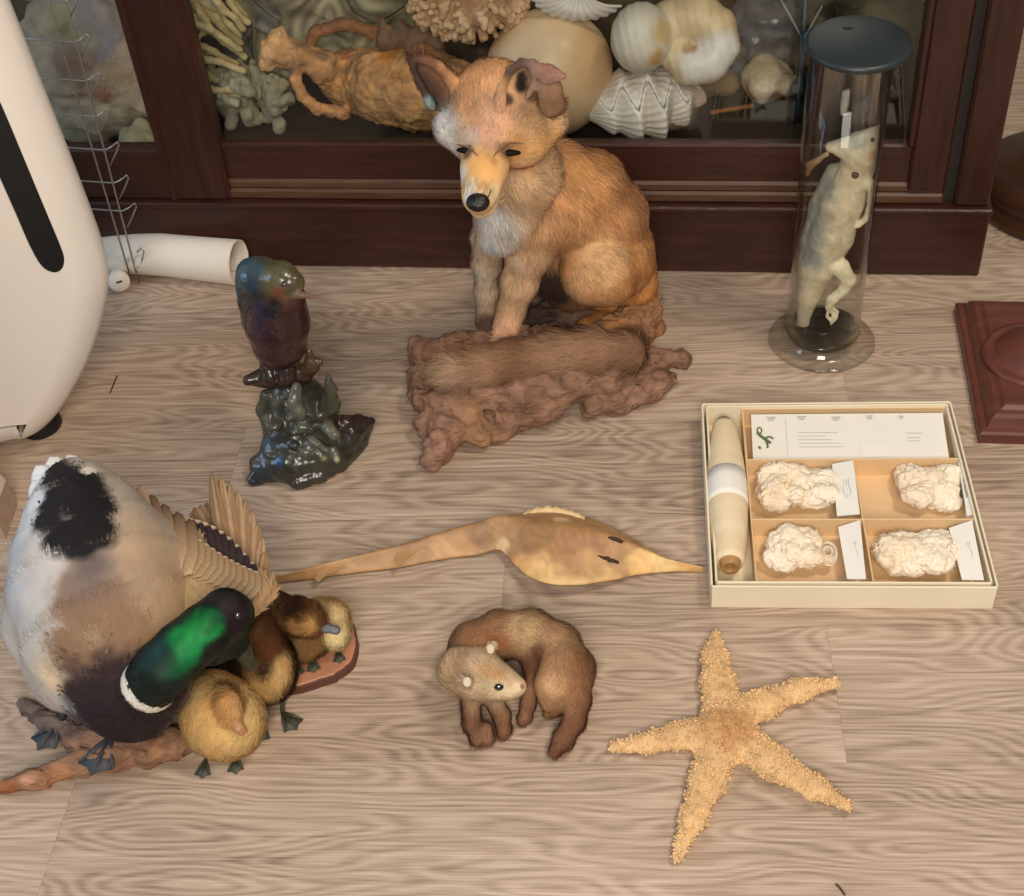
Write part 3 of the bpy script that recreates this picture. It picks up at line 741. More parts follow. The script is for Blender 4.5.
# stones and mineral at right
def rock(name, c, rad, col, lab, cat_='stone', h=.004, amp=.008, spots=(), drop=True, m=None, sc=30, seed=0):
    B = Blob(.01); B.ell(c, rad, col); rr = np.random.default_rng(seed)
    for i in range(5): B.ell(np.array(c)+rr.normal(0, .4, 3)*rad, np.array(rad)*rr.uniform(.35, .6), tuple(np.clip(np.array(col)+rr.normal(0, 12), 0, 255)))
    V, Q = B.mesh(h, disp=lambda X: amp*fbm(X, sc, 3, seed)); 
    if drop: V = sit(V)
    C = np.clip(B.colors(V)*(1+.22*fbm(V, 40, 3, seed))[:, None], 0.003, 1); C = paint(V, C, spots, soft=.9); V = V+0
    o = link(name, V, Q, m or mcoral, col=C); tag(o, lab, cat_); return o
mmin = mat('quartz', vcol=True, rough=.25, var=.2, vscale=30, bump=.5, bscale=90)
c, r = on(767, 80, 23); rock('cream_stone', c, (r*1.1, r, r), (206, 184, 156), 'rounded cream quartz stone right of the coiled shell', m=mmin, amp=.005, seed=3)
c = U(764, 22, 2.03); rock('grey_mineral', (c[0]+.005, 2.15, SH+.11), (.05, .03, .10), (104, 104, 108), 'grey crystalline mineral lump behind the cream stone', m=mmin, amp=.016, sc=22, seed=5)
c, r = on(718, 92, 14); rock('brown_pebble', np.array(c)+[0, .03, 0], (r*1.6, r, r*.9), (120, 96, 66), 'brown pebble under the coiled shell', amp=.003, seed=8)
B = Blob(.004); B.chain([(P(712, 112, SH+.005), .004), (P(752, 105, SH+.006), .004)], (150, 92, 52)); V, Q = B.mesh(.0015); o = link('wood_splinter', sit(V), Q, mcoral, col=B.colors(V)); tag(o, 'thin orange wood splinter on the dark shelf right of the clam shell', 'splinter')
# lump that carries the coiled shell
c = U(668, 70, 2.0); rock('shadowed_stone', (c[0], 2.0, SH+.035), (.05, .035, .035), (110, 92, 74), 'dim brown stone supporting the coiled shell', amp=.005, seed=12)
# glass flask with rods
mbl = glass_mat('blue_glass', (.72, .86, .95), edge=1.4)
fl = thing('glass_flask', 'narrow blue-tinted glass flask holding thin rods, left of the specimen jar', 'flask', tuple(P(805, 118, SH)))
c = P(797, 122, SH)
b = MB(); lathe(b, [(.002, .001), (.019, .001), (.021, .006), (.021, .05), (.017, .066), (.008, .085), (.0075, .16), (.010, .165), (.0085, .165), (.006, .16), (.0065, .086), (.015, .064), (.019, .05), (.019, .006), (.002, .004)], c, seg=32, cap=False)
o = b.build('flask_body', mbl, smooth=True); adopt(fl, o)
mrod = mat('pale_rod', (150, 150, 146), .4); 
for k_, (a, b_) in enumerate((((800, 104), (779, -4)), ((806, 104), (806, -10)), ((808, 100), (822, 6)))):
    b = MB(); p0 = U(*a, c[1]+.004*(k_-1)); p1 = U(*b_, c[1]+.01); p0[2] = max(p0[2], SH+.01); tube(b, [c+[0, 0, .012], c+[0, 0, .15]+(p1-c)*[.08, .05, 0], p1], .0018, 8); o = b.build('rod', mrod if k_ != 1 else mat('blue_rod', (70, 110, 140), .3), smooth=True); adopt(fl, o)
# behind left pane
rock('mottled_rock', (U(95, 40, 1.98)[0]-.0, 1.975, SH+.135), (.14, .06, .13), (184, 166, 142), 'large mottled grey and violet rock behind the left glass pane', amp=.012, sc=18, seed=21,
     spots=[(110, 60, .05, (176, 150, 124)), (90, 45, .04, (140, 124, 128)), (60, 25, .04, (180, 172, 136)), (118, 40, .035, (132, 120, 130)), (135, 60, .03, (188, 170, 154)), (80, 38, .03, (160, 162, 124)), (100, 100, .02, (170, 124, 100)), (70, 70, .04, (146, 118, 100)), (100, 15, .05, (150, 140, 140))])
c = U(137, 132, 1.90); rock('pale_block', (c[0], 1.895, SH+.03), (.034, .03, .032), (178, 166, 132), 'pale sandy stone block in the corner of the left pane', amp=.002, seed=22)
c = U(78, 116, 1.93); rock('rough_pebble', (c[0], 1.94, SH+.022), (.036, .03, .022), (140, 128, 98), 'rough greenish pebble low behind the left pane', amp=.006, seed=23)
rock('far_stone', (U(20, 20, 2.05)[0]-.22, 2.02, SH+.10), (.12, .08, .11), (160, 146, 110), 'yellowish stone at the far left of the left pane', amp=.01, sc=20, seed=24)
rock('violet_rock', (U(135, 20, 2.1)[0]+.0, 2.15, SH+.16), (.07, .04, .16), (128, 118, 120), 'violet grey rock standing behind the mottled rock', amp=.012, sc=20, seed=25)
rock('tall_stone', (U(880, 0, 2.1)[0]+.02, 2.12, SH+.13), (.07, .05, .15), (74, 70, 42), 'tall dark olive stone behind the specimen jar', amp=.012, sc=20, seed=27)
# ================================================================ CARTON OF SILK SAMPLES
ZB = .040
tl, tr_, br_, bl = P(703, 402, ZB), P(952, 402, ZB), P(998, 586, ZB), P(709, 588, ZB)
mcard = mat('cream_card', (236, 222, 192), .75, var=.04, vscale=14)
mcardin = mat('tan_card', (224, 190, 144), .8, var=.06, vscale=20)
mcw = mat('white_card_edge', (238, 232, 220), .7)
Wb = (np.linalg.norm(tr_-tl)+np.linalg.norm(br_-bl))/2; Db = (np.linalg.norm(tl-bl)+np.linalg.norm(tr_-br_))/2
ex = (br_-bl)+(tr_-tl); ex[2] = 0; ex /= np.linalg.norm(ex); ey = np.array([-ex[1], ex[0], 0]); 
cen = (tl+tr_+br_+bl)/4; OB = cen-ex*Wb/2-ey*Db/2; OB[2] = 0
RB = np.stack([ex, ey, np.array([0, 0, 1.])], 1)
def BL(px, py, z): q = P(px, py, z)-OB; return np.array([q @ ex, q @ ey, z])
def bx(name, m, boxes, parent, bev=.0008):
    b = MB()
    for lo, hi in boxes: b.box(lo, hi, bev)
    b.xf(RB, OB); o = b.build(name, m); adopt(parent, o); return o
carton = thing('carton', 'shallow cream cardboard box with inner compartments lying open on the floor', 'box', tuple(OB))
t = .0025
bx('outer_tray', mcard, [((0, 0, 0), (Wb, Db, .002)), ((0, 0, 0), (Wb, t, ZB)), ((0, Db-t, 0), (Wb, Db, ZB)), ((0, 0, 0), (t, Db, ZB)), ((Wb-t, 0, 0), (Wb, Db, ZB))], carton)
g = .006; zi = .041
bx('inner_tray', mcard, [((g, g, .003), (Wb-g, Db-g, .005)), ((g, g, .003), (Wb-g, g+t, zi)), ((g, Db-g-t, .003), (Wb-g, Db-g, zi)), ((g, g, .003), (g+t, Db-g, zi)), ((Wb-g-t, g, .003), (Wb-g, Db-g, zi))], carton)
zd = .037
xv = BL(749, 500, zd)[0]; y2 = BL(800, 459, zd)[1]; y3 = BL(800, 519, zd)[1]; xm = BL(863, 519, zd)[0]; yt = Db-g-t; x2 = Wb-g-t
bx('divider', mcardin, [((xv, g+t, .005), (xv+.002, yt, zd))], carton)
bx('divider', mcardin, [((xv+.002, y2-.001, .005), (x2, y2+.001, zd))], carton)
bx('divider', mcardin, [((xv+.002, y3-.001, .005), (x2, y3+.001, zd))], carton)
bx('divider', mcardin, [((xm-.001, g+t, .005), (xm+.001, y3-.001, zd)), ((xm-.001, y3+.001, .005), (xm+.001, y2-.001, zd))], carton)
bx('compartment_lining', mcardin, [((xv+.002, g+t, .005), (x2, yt, .0065))], carton, 0)
bx('compartment_lining', mcardin, [((xv+.002, yt-.0012, .0065), (x2, yt, zd-.001)), ((xv+.002, y2+.001, .0065), (xv+.003, yt-.0012, zd-.002))], carton, 0)
# label card in the top compartment
mlab = mat('paper_label', (236, 230, 216), .8); mink = mat('faint_ink', (170, 165, 158), .8); mgrn = mat('green_print', (92, 110, 62), .8); mblue = mat('blue_ink', (150, 160, 176), .8)
lab = thing('paper_label', 'long white printed label with a small green plant motif in the top compartment', 'label', tuple(P(850, 435, .03)))
q = [BL(751, 414.5, .034), BL(943, 415, .034), BL(949, 458, .028), BL(753, 458.5, .028)]
q[2][1] = q[3][1] = max(q[2][1], y2+.002); q[0][1] = q[1][1] = min(q[0][1], yt-.002); q[1][0] = min(q[1][0], x2-.002); q[2][0] = min(q[2][0], x2-.002); q[0][0] = max(q[0][0], xv+.003); q[3][0] = max(q[3][0], xv+.003)
q = [OB+RB @ a for a in q]; nn = np.cross(q[1]-q[0], q[3]-q[0]); nn /= np.linalg.norm(nn); nn = nn if nn[2] > 0 else -nn
def slab(pts, th, nn): b = MB(); n = len(pts); V = [p for p in pts]+[p-nn*th for p in pts]; b.add(V, [list(range(n)), list(range(n, 2*n))[::-1]]+[[i, n+i, n+(i+1) % n, (i+1) % n] for i in range(n)]); return b
o = slab(q, .0008, nn).build('card', mlab); adopt(lab, o)
def lp(u, v, up=.0003): return q[0]*(1-u)*(1-v)+q[1]*u*(1-v)+q[2]*u*v+q[3]*(1-u)*v+nn*up
def quad_uv(mb, u0, v0, u1, v1, up=.0003):
    mb.add([lp(u0, v0, up), lp(u1, v0, up), lp(u1, v1, up), lp(u0, v1, up)], [[0, 1, 2, 3]])
b = MB()
def ptext(rows):
    b = MB()
    for r_ in rows: quad_uv(b, *r_)
    o = b.build('printed_text', mink); adopt(lab, o)
for u0, v0, u1 in ((.08, .06, .13), (.24, .05, .29), (.42, .07, .47), (.60, .05, .64), (.77, .06, .80)):
    ptext([(u0+.004*k_, v0+.035*k_, u1-.006*k_, v0+.035*k_+.018) for k_ in range(3)])
for v_ in (.42, .5, .58, .66, .74): ptext([(.24, v_, .24+rng.uniform(.14, .24), v_+.010)])
for v_ in (.45, .55, .62): ptext([(.80, v_, .80+rng.uniform(.05, .1), v_+.010)])
ptext([(.18, .1, .182, .92)])
b = MB()
def stroke(mb, pts, r=.0009): tube(mb, [lp(a, c_, .0006) for a, c_ in pts], r, 6, n=12)
stroke(b, [(.03, .42), (.045, .50), (.07, .58), (.095, .66)], .0022); stroke(b, [(.035, .44), (.028, .36), (.04, .30), (.052, .36), (.046, .44)], .0010); stroke(b, [(.06, .56), (.09, .52), (.11, .56)], .0014); stroke(b, [(.07, .60), (.08, .72), (.075, .76)], .0014); stroke(b, [(.035, .74), (.04, .78)], .0018)
o = b.build('plant_motif', mgrn, smooth=True); adopt(lab, o)
b = MB(); quad_uv(b, .56, .66, .70, .98, .0009); V_ = b.V; o = b.build('white_sticker', mcw); adopt(lab, o)
# tilted white tabs on the right of three compartments
def tab(pxs, name_lab, zt=.040, zb=.014, ink=True):
    pts = []
    for (px, py, z) in pxs: a = BL(px, py, z); pts.append(OB+RB @ a)
    n_ = np.cross(pts[1]-pts[0], pts[3]-pts[0]); n_ /= np.linalg.norm(n_); n_ = n_ if n_[2] > 0 else -n_
    tg = thing('specimen_tag', name_lab, 'tag', tuple(pts[3]), 'tags in the carton compartments')
    o = slab(pts, .0007, n_).build('card', mcw); adopt(tg, o)
    b = MB(); 
    def e(u, v): return pts[0]*(1-u)*(1-v)+pts[1]*u*(1-v)+pts[2]*u*v+pts[3]*(1-u)*v+n_*.0004
    for k_ in range(3):
        u = .42+.13*k_; tube(b, [e(u+.04*math.sin(9*s+k_), .34+.35*s) for s in np.linspace(0, 1, 16)], .0004, 5)
    o = b.build('handwriting', mblue, smooth=True); adopt(tg, o)
tab([(832, 464, .033), (853, 460, .037), (860, 514, .037), (837, 516, .030)], 'white slanted card tag beside the tuft in the left middle compartment')
tab([(838, 527, .033), (860, 520, .037), (866, 579, .037), (847, 579, .030)], 'white slanted card tag beside the loose skein in the bottom left compartment')
tab([(949, 528, .033), (972, 520, .037), (984, 580, .037), (962, 580, .030)], 'white slanted card tag in the bottom right compartment corner')
tab([(958, 462, .035), (962, 460, .037), (973, 514, .037), (967, 516, .033)], 'narrow white card tag against the right wall beside the round tuft')
# fluff
mfl = mat('raw_silk', vcol=True, rough=.9, var=.06, vscale=60, bump=.8, bscale=160, sub=.0)
def fluff(name, lab, x0, x1, y0, y1, n, rmin, rmax, seed, zc=.022, strands=700, gaps=()):
    rr = np.random.default_rng(seed); B = Blob(.006)
    for i in range(n):
        px, py = rr.uniform(x0, x1), rr.uniform(y0, y1); r = rr.uniform(rmin, rmax)
        p = P(px, py, zc); q = p-OB; loc = np.array([q @ ex, q @ ey, zc+rr.uniform(-.006, .010)])
        B.ell(OB+RB @ loc, np.array([r*rr.uniform(.8, 1.5), r*rr.uniform(.8, 1.3), r*.8]), [(244, 228, 202), (246, 234, 212), (238, 214, 180)][i % 3])
    V, Q = B.mesh(.0018, disp=lambda X: .0016*fbm(X, 210, 3, seed)-.0040*np.exp(-(fbm(X, 75, 2, seed+3)/.10)**2), zmin=.0068)
    C = B.colors(V, .004)*(1+.05*fbm(V, 200, 2))[:, None]; C = np.clip(C, 0, 1)
    dirs = lambda X: np.stack([np.sin(fbm(X, 60, 1, 9)*6), np.cos(fbm(X, 60, 1, 9)*6), 0.2+0*X[:, 0]], 1)
    o = furry(name, V, Q, C, mfl, None, [dict(n=strands, ln=.010, wd=.0005, flow=dirs, lift=.5, var=.04, seed=seed)])
    tag(o, lab, 'silk tuft'); return o
fluff('silk_tuft', 'wide cream raw silk tuft with paler lobe, left middle compartment', 764, 826, 474, 503, 44, .010, .016, 1)
fluff('silk_tuft', 'small rounded cream silk tuft with empty tan card at its left', 904, 950, 474, 503, 26, .011, .016, 2)
fluff('silk_tuft', 'cream silk skein with a smooth folded lobe, bottom left compartment', 772, 812, 538, 566, 22, .011, .017, 3, strands=150)
fluff('silk_tuft', 'widest cream silk tuft filling the bottom right compartment', 880, 946, 538, 566, 46, .011, .016, 4)
b = MB()
for k_ in range(16):
    c0 = P(828, 553, .028); a0_ = rng.uniform(0, 6.28); r0_ = rng.uniform(.006, .016)
    tube(b, [c0+np.array([math.cos(a0_+t_*4.5)*r0_*.7, math.sin(a0_+t_*4.5)*r0_*1.2, .003*math.sin(3*t_+k_)]) for t_ in np.linspace(0, 1.2, 20)], .0011, 6)
o = b.build('silk_strand', mat('silk_strand', (232, 214, 190), .7), smooth=True); tag(o, 'loose looping cream silk strands at the right of the folded skein', 'silk strands', kind='stuff')
# bobbin
sp_ = thing('thread_bobbin', 'long spindle-shaped bobbin wound with cream thread, left side of the carton', 'bobbin', tuple(P(727, 500, .01)))
a0 = P(724, 424, .030); a1 = P(730.5, 574, .030); axb = a1-a0; Lb = np.linalg.norm(axb); axb /= Lb
b = MB(); prof = [(.001, .0), (.008, .001), (.012, .010)]; 
prof = [(.0105, .0)]+[(.0085+.0085*math.sin(math.pi*min(1, max(0, (u-.0)/1.0)))**.75 if False else .0268*(.42+.58*math.sin(math.pi*(.07+.86*u))**.9), u*Lb) for u in np.linspace(0.02, .93, 40)]
b = MB(); lathe(b, prof, a0, axb, 40); o = b.build('wound_thread', mat('cream_thread', (238, 218, 182), .7, bump=.4, bscale=60, stretch=(1, 14, 1), col2=(232, 206, 164), vscale=3), smooth=True); adopt(sp_, o)
b = MB(); lathe(b, [(.0266, .0), (.0273, .02*1), (.0275, .045), (.0270, .055)], a0+axb*Lb*.38, axb, 40); o = b.build('paper_band', mcw, smooth=True); 
o.scale = (1, 1, 1); adopt(sp_, o)
b = MB(); lathe(b, [(.004, -.008), (.009, -.007), (.0115, .0), (.014, .008)], a0, axb, 28); o = b.build('bobbin_tip', mat('grey_wood_tip', (150, 134, 112), .6), smooth=True); adopt(sp_, o)
b = MB(); lathe(b, [(.0150, -.004), (.0125, .008), (.0115, .011), (.006, .011), (.0055, .002)], a0+axb*Lb*.925, axb, 28, cap=False); o = b.build('bobbin_tip', mat('brown_wood_tip', (168, 124, 76), .5), smooth=True); adopt(sp_, o)
# ================================================================ STARFISH
mstar = mat('starfish_skin', vcol=True, rough=.85, var=.10, vscale=60)
B = Blob(.008); zs = .011
arms = [[(724, 722), (718, 680), (715, 655), (715, 634)], [(728, 722), (765, 703), (800, 690), (834, 683)], [(732, 735), (775, 765), (815, 788), (848, 806)], [(722, 738), (708, 780), (692, 820), (677, 857)], [(716, 735), (685, 735), (650, 742), (615, 747)]]
rads = [[26, 18, 12.5, 6], [23, 17, 13, 7], [26, 20, 14, 7.5], [26, 20, 14, 6.5], [24, 17, 13, 8]]
lifts = [[0, .004, .008, .014], [0, .002, .004, .006], [0, 0, .002, .006], [0, 0, 0, .001], [0, 0, 0, 0]]
for A_, R_, Z_ in zip(arms, rads, lifts):
    q = []
    for (x, y), r, z in zip(A_, R_, Z_): p = P(x, y, zs+z*.6-(26-r)*.00022); q.append((p, r*mpp(p)*.84))
    B.chain(q, (206, 164, 112), sq=((0, 0, 1), .62))
B.ell(P(726, 729, .012), (.030, .030, .017), (200, 152, 98))
V, Q = B.mesh(.0022, zmin=.0006, disp=lambda X: .0013*fbm(X, 170, 2)); C = np.tile(lin((212, 174, 124)), (len(V), 1))*(1+.12*fbm(V, 60, 3))[:, None]
C = paint(V, C, [(720, 722, .03, (186, 138, 88), .6), (735, 722, .025, (178, 130, 84), .5), (617, 745, .02, (218, 182, 132), .5), (680, 850, .02, (220, 182, 136), .5)])
# knobs all over, in the same mesh
N_ = vnorm(V, Q); rs = np.random.default_rng(5); fq = rs.choice(len(Q), 4800); pc = V[Q[fq]].mean(1); nc = N_[Q[fq, 0]]; cc_ = C[Q[fq, 0]]; keep = nc[:, 2] > -.25; pc, nc, cc_ = pc[keep], nc[keep], cc_[keep]
VV = [V]; QQ = [Q]; CC = [C]; o_ = len(V); TT = []
nk = len(pc); hgt = rs.uniform(.0012, .0032, nk); wid = rs.uniform(.0008, .0015, nk)
u_ = np.cross(nc, [0.3, .9, .1]); u_ /= np.linalg.norm(u_, axis=1)[:, None]; w_ = np.cross(nc, u_)
ring = []
for lev, (hh, ww) in enumerate(((0, 1.1), (.7, .95), (1., .45))):
    for j in range(5): a_ = 2*math.pi*j/5; ring.append(pc+nc*(hgt*hh)[:, None]+(math.cos(a_)*u_+math.sin(a_)*w_)*(wid*ww)[:, None])
R3 = np.stack(ring, 1).reshape(-1, 3); base = np.arange(nk)[:, None]*15+o_
qs_ = [base+np.array([[l*5+j, l*5+(j+1) % 5, (l+1)*5+(j+1) % 5, (l+1)*5+j]]) for l in (0, 1) for j in range(5)]
tp = base+np.array([[10, 11, 12, 13, 14]])
kc = np.repeat(np.clip(cc_*rs.uniform(.9, 1.45, (nk, 1)), 0, 1), 15, axis=0); kc.reshape(nk, 15, 3)[:, :5] *= .72
o = link('starfish', np.concatenate([V, R3]), [Q, np.concatenate(qs_), tp], mstar, col=np.concatenate([C, kc])); tag(o, 'dried orange-tan five-armed starfish with knobbly skin lying on the floor', 'starfish')
# ================================================================ DRIED GUITARFISH
mray = mat('dried_fish_skin', vcol=True, rough=.5, var=.10, vscale=40, bump=.3, bscale=90)
# stations: x, ymid upper edge, lower edge, height
st = [(272, 578, 583, .004), (300, 571, 580, .007), (330, 563, 576, .010), (360, 555, 572, .012), (400, 545, 567, .014), (430, 536, 561, .016), (455, 528, 557, .018), (480, 521, 554, .020), (500, 516, 550, .024), (518, 513, 566, .026), (535, 511, 579, .027), (560, 512, 587, .028), (585, 518, 587, .026), (605, 524, 583, .022), (622, 532, 579, .018), (640, 543, 574, .014), (660, 555, 572, .009), (680, 562, 571, .006), (703, 567.5, 571.5, .004)]
st = np.array(st, float); n = 110; S = spline(st, n); S[:, 3] = np.maximum(S[:, 3], .003); nv = 34; V = []; Cc = []
for i in range(n):
    x, yu, yl, hh = S[i]; lift = .008*math.exp(-((x-512)/40)**2)
    sw = 8*math.exp(-((x-560)/45.)**2)
    zu = .010+.010*math.exp(-((x-560)/60)**2); zl = .004+.012*math.exp(-((x-560)/60)**2)*1.3
    pu = P(x+sw*.3, yu, zu); pl_ = P(x-sw, yl, zl)
    for j in range(nv*2):
        top_ = j < nv; s = j/(nv-1) if top_ else 1-(j-nv)/(nv-1)
        p = pl_*(1-s)+pu*s; z = p[2]+hh*max(0, math.sin(math.pi*s))**.8*(1.1)*(.55+.45*math.exp(-((s-.62)/.22)**2)*1.0)
        if x > 500 and x < 640: z += .006*math.exp(-(s/.10)**2)*math.exp(-((x-560)/60)**2)
        if not top_: z -= .0018+.001*math.sin(math.pi*s)
        p = p.copy(); p[2] = max(.0008 if not top_ else .0020, z); V.append(p)
V = np.array(V); m2 = nv*2
Fq = np.array([[i*m2+j, (i+1)*m2+j, (i+1)*m2+(j+1) % m2, i*m2+(j+1) % m2] for i in range(n-1) for j in range(m2)])[:, ::-1]
C = np.tile(lin((176, 134, 88)), (len(V), 1))
C = paint(V, C, [(545, 575, .04, (226, 184, 124)), (580, 582, .03, (222, 184, 128)), (515, 565, .02, (214, 166, 108)), (610, 580, .02, (212, 170, 112)), (660, 568, .035, (226, 186, 122)), (640, 560, .02, (220, 176, 110)), (690, 569, .02, (206, 160, 100)), (575, 548, .035, (164, 118, 76), .8), (530, 530, .03, (150, 112, 72), .8), (600, 545, .015, (150, 104, 66), .6), (460, 545, .02, (196, 150, 98), .7), (500, 545, .012, (222, 186, 140)), (440, 550, .02, (204, 160, 108), .6), (350, 565, .03, (190, 148, 98), .6), (480, 530, .02, (142, 106, 70), .7), (420, 545, .02, (156, 116, 76), .6), (560, 515, .012, (226, 190, 138)), (590, 560, .02, (196, 152, 98), .6)])
C = np.clip(C*(1+.12*fbm(V, 50, 3)[:, None]+.10*np.sin(fbm(V, 25, 2, 3)*14)[:, None]), 0.01, 1)
fish = thing('dried_guitarfish', 'flat dried tan guitarfish with rounded disc and long thin tail on the floor', 'fish', tuple(P(540, 560)))
o = link('fish_body', V, Fq, mray, col=C); adopt(fish, o)
def fin(name, pts, zs_, col, th=.0016):
    b = MB(); q = [P(x, y, z) for (x, y), z in zip(pts, zs_)]; c_ = np.mean(q, 0); nn_ = np.array([0, -.3, .95])
    b = slab([a for a in q][::-1], th, nn_); o = b.build(name, mray, col=np.tile(lin(col), (2*len(q), 1))); adopt(fish, o)
    bv = o.modifiers.new('b', 'BEVEL'); bv.width = .0006; bv.segments = 2; return o
fin('dorsal_fin', [(400, 549), (394, 558), (398, 567), (408, 556), (424, 546), (418, 541)], [.017, .020, .021, .018, .016, .017], (190, 146, 98))
fin('dorsal_fin', [(318, 571), (314, 578), (318, 582), (328, 574), (346, 567), (340, 563)], [.013, .015, .015, .013, .013, .013], (186, 142, 96))
b = MB()
for px, py, w_ in ((566, 509, 12), (552, 512, 9), (578, 513, 9)):
    pass
q = spline(np.array([[522, 514], [532, 510], [545, 507.5], [556, 508.5], [566, 511], [576, 514], [584, 518]]), 24); V = []
for i, (x, y) in enumerate(q): 
    w_ = .004*math.sin(i*1.7); V += [P(x, y+5, .024), P(x+1, y-1.5+1.2*math.sin(i*2.1), .024+w_*.4), P(x, y+5, .021), P(x+1, y-1.5+1.2*math.sin(i*2.1), .022+w_*.4)]
Fc = []
for i in range(len(q)-1): a_ = 4*i; Fc += [[a_, a_+4, a_+5, a_+1], [a_+2, a_+3, a_+7, a_+6], [a_+1, a_+5, a_+7, a_+3], [a_, a_+2, a_+6, a_+4]]
o = link('pectoral_fin_edge', V, Fc, mray, col=np.tile(lin((222, 188, 138)), (len(V), 1))); adopt(fish, o)
mhole = mat('dark_hole', (60, 38, 24), .8)
FV = None
def on_surf(Vs, px, py, up=0.): p = spot(Vs, px, py, 6); v_ = EYE-p; return p+v_/np.linalg.norm(v_)*up
Vf = np.array([v.co[:] for v in bpy.data.objects['fish_body'].data.vertices])
for (xa, ya, xb, yb) in ((602, 552, 622, 558), (612, 533, 624, 538)):
    b = MB(); pts = [on_surf(Vf, xa+(xb-xa)*s, ya+(yb-ya)*s, .0002) for s in np.linspace(0, 1, 7)]; tube(b, pts, [.0005, .0022, .0028, .0030, .0026, .0020, .0005], 8); o = b.build('eye_socket', mhole, smooth=True); adopt(fish, o)
b = MB(); pts = [on_surf(Vf, 553+14*s, 548-8*s*s-4*s, .0001) for s in np.linspace(0, 1, 6)]; tube(b, pts, .0009, 6); o = b.build('skin_crease', mat('crease', (206, 170, 120), .6), smooth=True); adopt(fish, o)
# ================================================================ JAR WITH LIZARD
jb = P(821, 342); mj = glass_mat('jar_glass', (.995, .995, .98), f0=.015, edge=1.2, rough=.015)
mj2 = glass_mat('foot_glass', (.98, .98, .96), edge=1.6, rough=.03)
jar = thing('specimen_jar', 'tall cylindrical glass specimen jar with dark flat lid and round foot', 'jar', tuple(jb))
Rj = .0535; JH = .480
b = MB(); lathe(b, [(.001, .002), (.060, .002), (.0775, .003), (.0795, .0055), (.0775, .008), (.062, .009), (Rj+.004, .013), (Rj, .02)], jb, seg=72, cap=False); o = b.build('glass_foot', mj2, smooth=True); adopt(jar, o)
b = MB(); lathe(b, [(Rj, .02), (Rj, .2), (Rj*1.01, JH), (Rj*.94, JH), (Rj*.94, .2), (Rj*.94, .03), (Rj*.7, .022), (.001, .020)], jb, seg=72, cap=False); o = b.build('glass_cylinder', mj, smooth=True); adopt(jar, o)
mliq = glass_mat('preserving_fluid', (.99, .99, .965), edge=.1)
b = MB(); lathe(b, [(.001, .031), (Rj*.92, .031), (Rj*.92, .375), (.001, .375)], jb, seg=64, cap=False); o = b.build('fluid', mliq, smooth=False); adopt(jar, o)
b = MB(); lathe(b, [(Rj*.60, .016), (Rj*.96, .018), (Rj*1.02, .024), (Rj*1.0, .029), (Rj*.9, .03), (Rj*.6, .024)], jb, seg=64); o = b.build('glass_rim', glass_mat('thick_glass', (.86, .86, .78), edge=1.6, rough=.05), smooth=True); adopt(jar, o)
ct = U(859, 47, jb[1]+.0); ct = np.array([ct[0]-.002, ct[1]-.004, jb[2]+JH])
b = MB(); lathe(b, [(.001, 0), (.064, 0), (.0665, .002), (.067, .006), (.0655, .009), (.062, .010), (.001, .0105)], ct, (.02, -.06, 1), seg=72, cap=False); o = b.build('jar_lid', mat('slate_lid', (38, 46, 48), .4, var=.15, vscale=20, spec=.5), smooth=True); adopt(jar, o)
b = MB(); icos(b, ct+np.array([-.012, .03, .0115]), .006, 2, (1.4, .8, .3)); o = b.build('lid_knob', mblk, smooth=True); adopt(jar, o)
mliz = mat('preserved_skin', vcol=True, rough=.5, var=.12, vscale=60, bump=.4, bscale=130)
Yj = jb[1]
B = Blob(.008); pale = (204, 192, 164); gr = (158, 158, 146)
B.chain(cy((856, 168, Yj, 17), (842, 200, Yj, 22), (831, 235, Yj, 22), (818, 265, Yj, 17.5), (809, 295, Yj, 11), (803, 322, Yj, 5), (801, 334, Yj, 3)), pale)
B.chain(cy((834, 172, Yj+.012, 9), (822, 205, Yj+.014, 12), (814, 240, Yj+.014, 12), (807, 275, Yj+.010, 9), (802, 310, Yj+.005, 5)), gr)
B.chain(cy((858, 168, Yj, 15), (860, 154, Yj-.005, 16), (846, 149, Yj-.005, 9), (830, 147, Yj-.005, 5)), pale, k=.008)
B.chain(cy((866, 154, Yj-.008, 15), (876, 142, Yj-.010, 11), (884, 131, Yj-.010, 6), (889, 123, Yj-.010, 2.5)), pale, k=.006)
B.chain(cy((832, 147, Yj-.005, 5), (858, 138, Yj-.005, 6), (884, 126, Yj-.008, 3)), (188, 188, 172), k=.004)
B.chain(cy((862, 176, Yj-.012, 7), (873, 188, Yj-.018, 5.5), (873, 203, Yj-.02, 5.5), (867, 217, Yj-.02, 3.6), (858, 226, Yj-.018, 2.4)), (230, 220, 192), k=.003)
B.chain(cy((822, 262, Yj-.01, 10), (840, 267, Yj-.018, 9), (849, 280, Yj-.02, 7.2), (842, 292, Yj-.02, 5.6), (832, 299, Yj-.02, 5), (829, 307, Yj-.02, 4.2)), (224, 214, 186), k=.003)
for a in (((829, 308), (827, 316), (831, 321)), ((832, 305), (837, 312), (836, 318)), ((830, 306), (833, 316), (832, 322)), ((836, 314), (834, 320), (831, 324))):
    B.chain(cy(*[(x, y, Yj-.02, 1.8) for x, y in a]), (226, 216, 186), k=.0015)
for a in (((820, 150), (806, 158), (800, 160)), ((812, 156), (802, 164), (800, 170))): B.chain(cy(*[(x+7, y+4, Yj, 2.6) for x, y in a]), (150, 116, 86), k=.003)
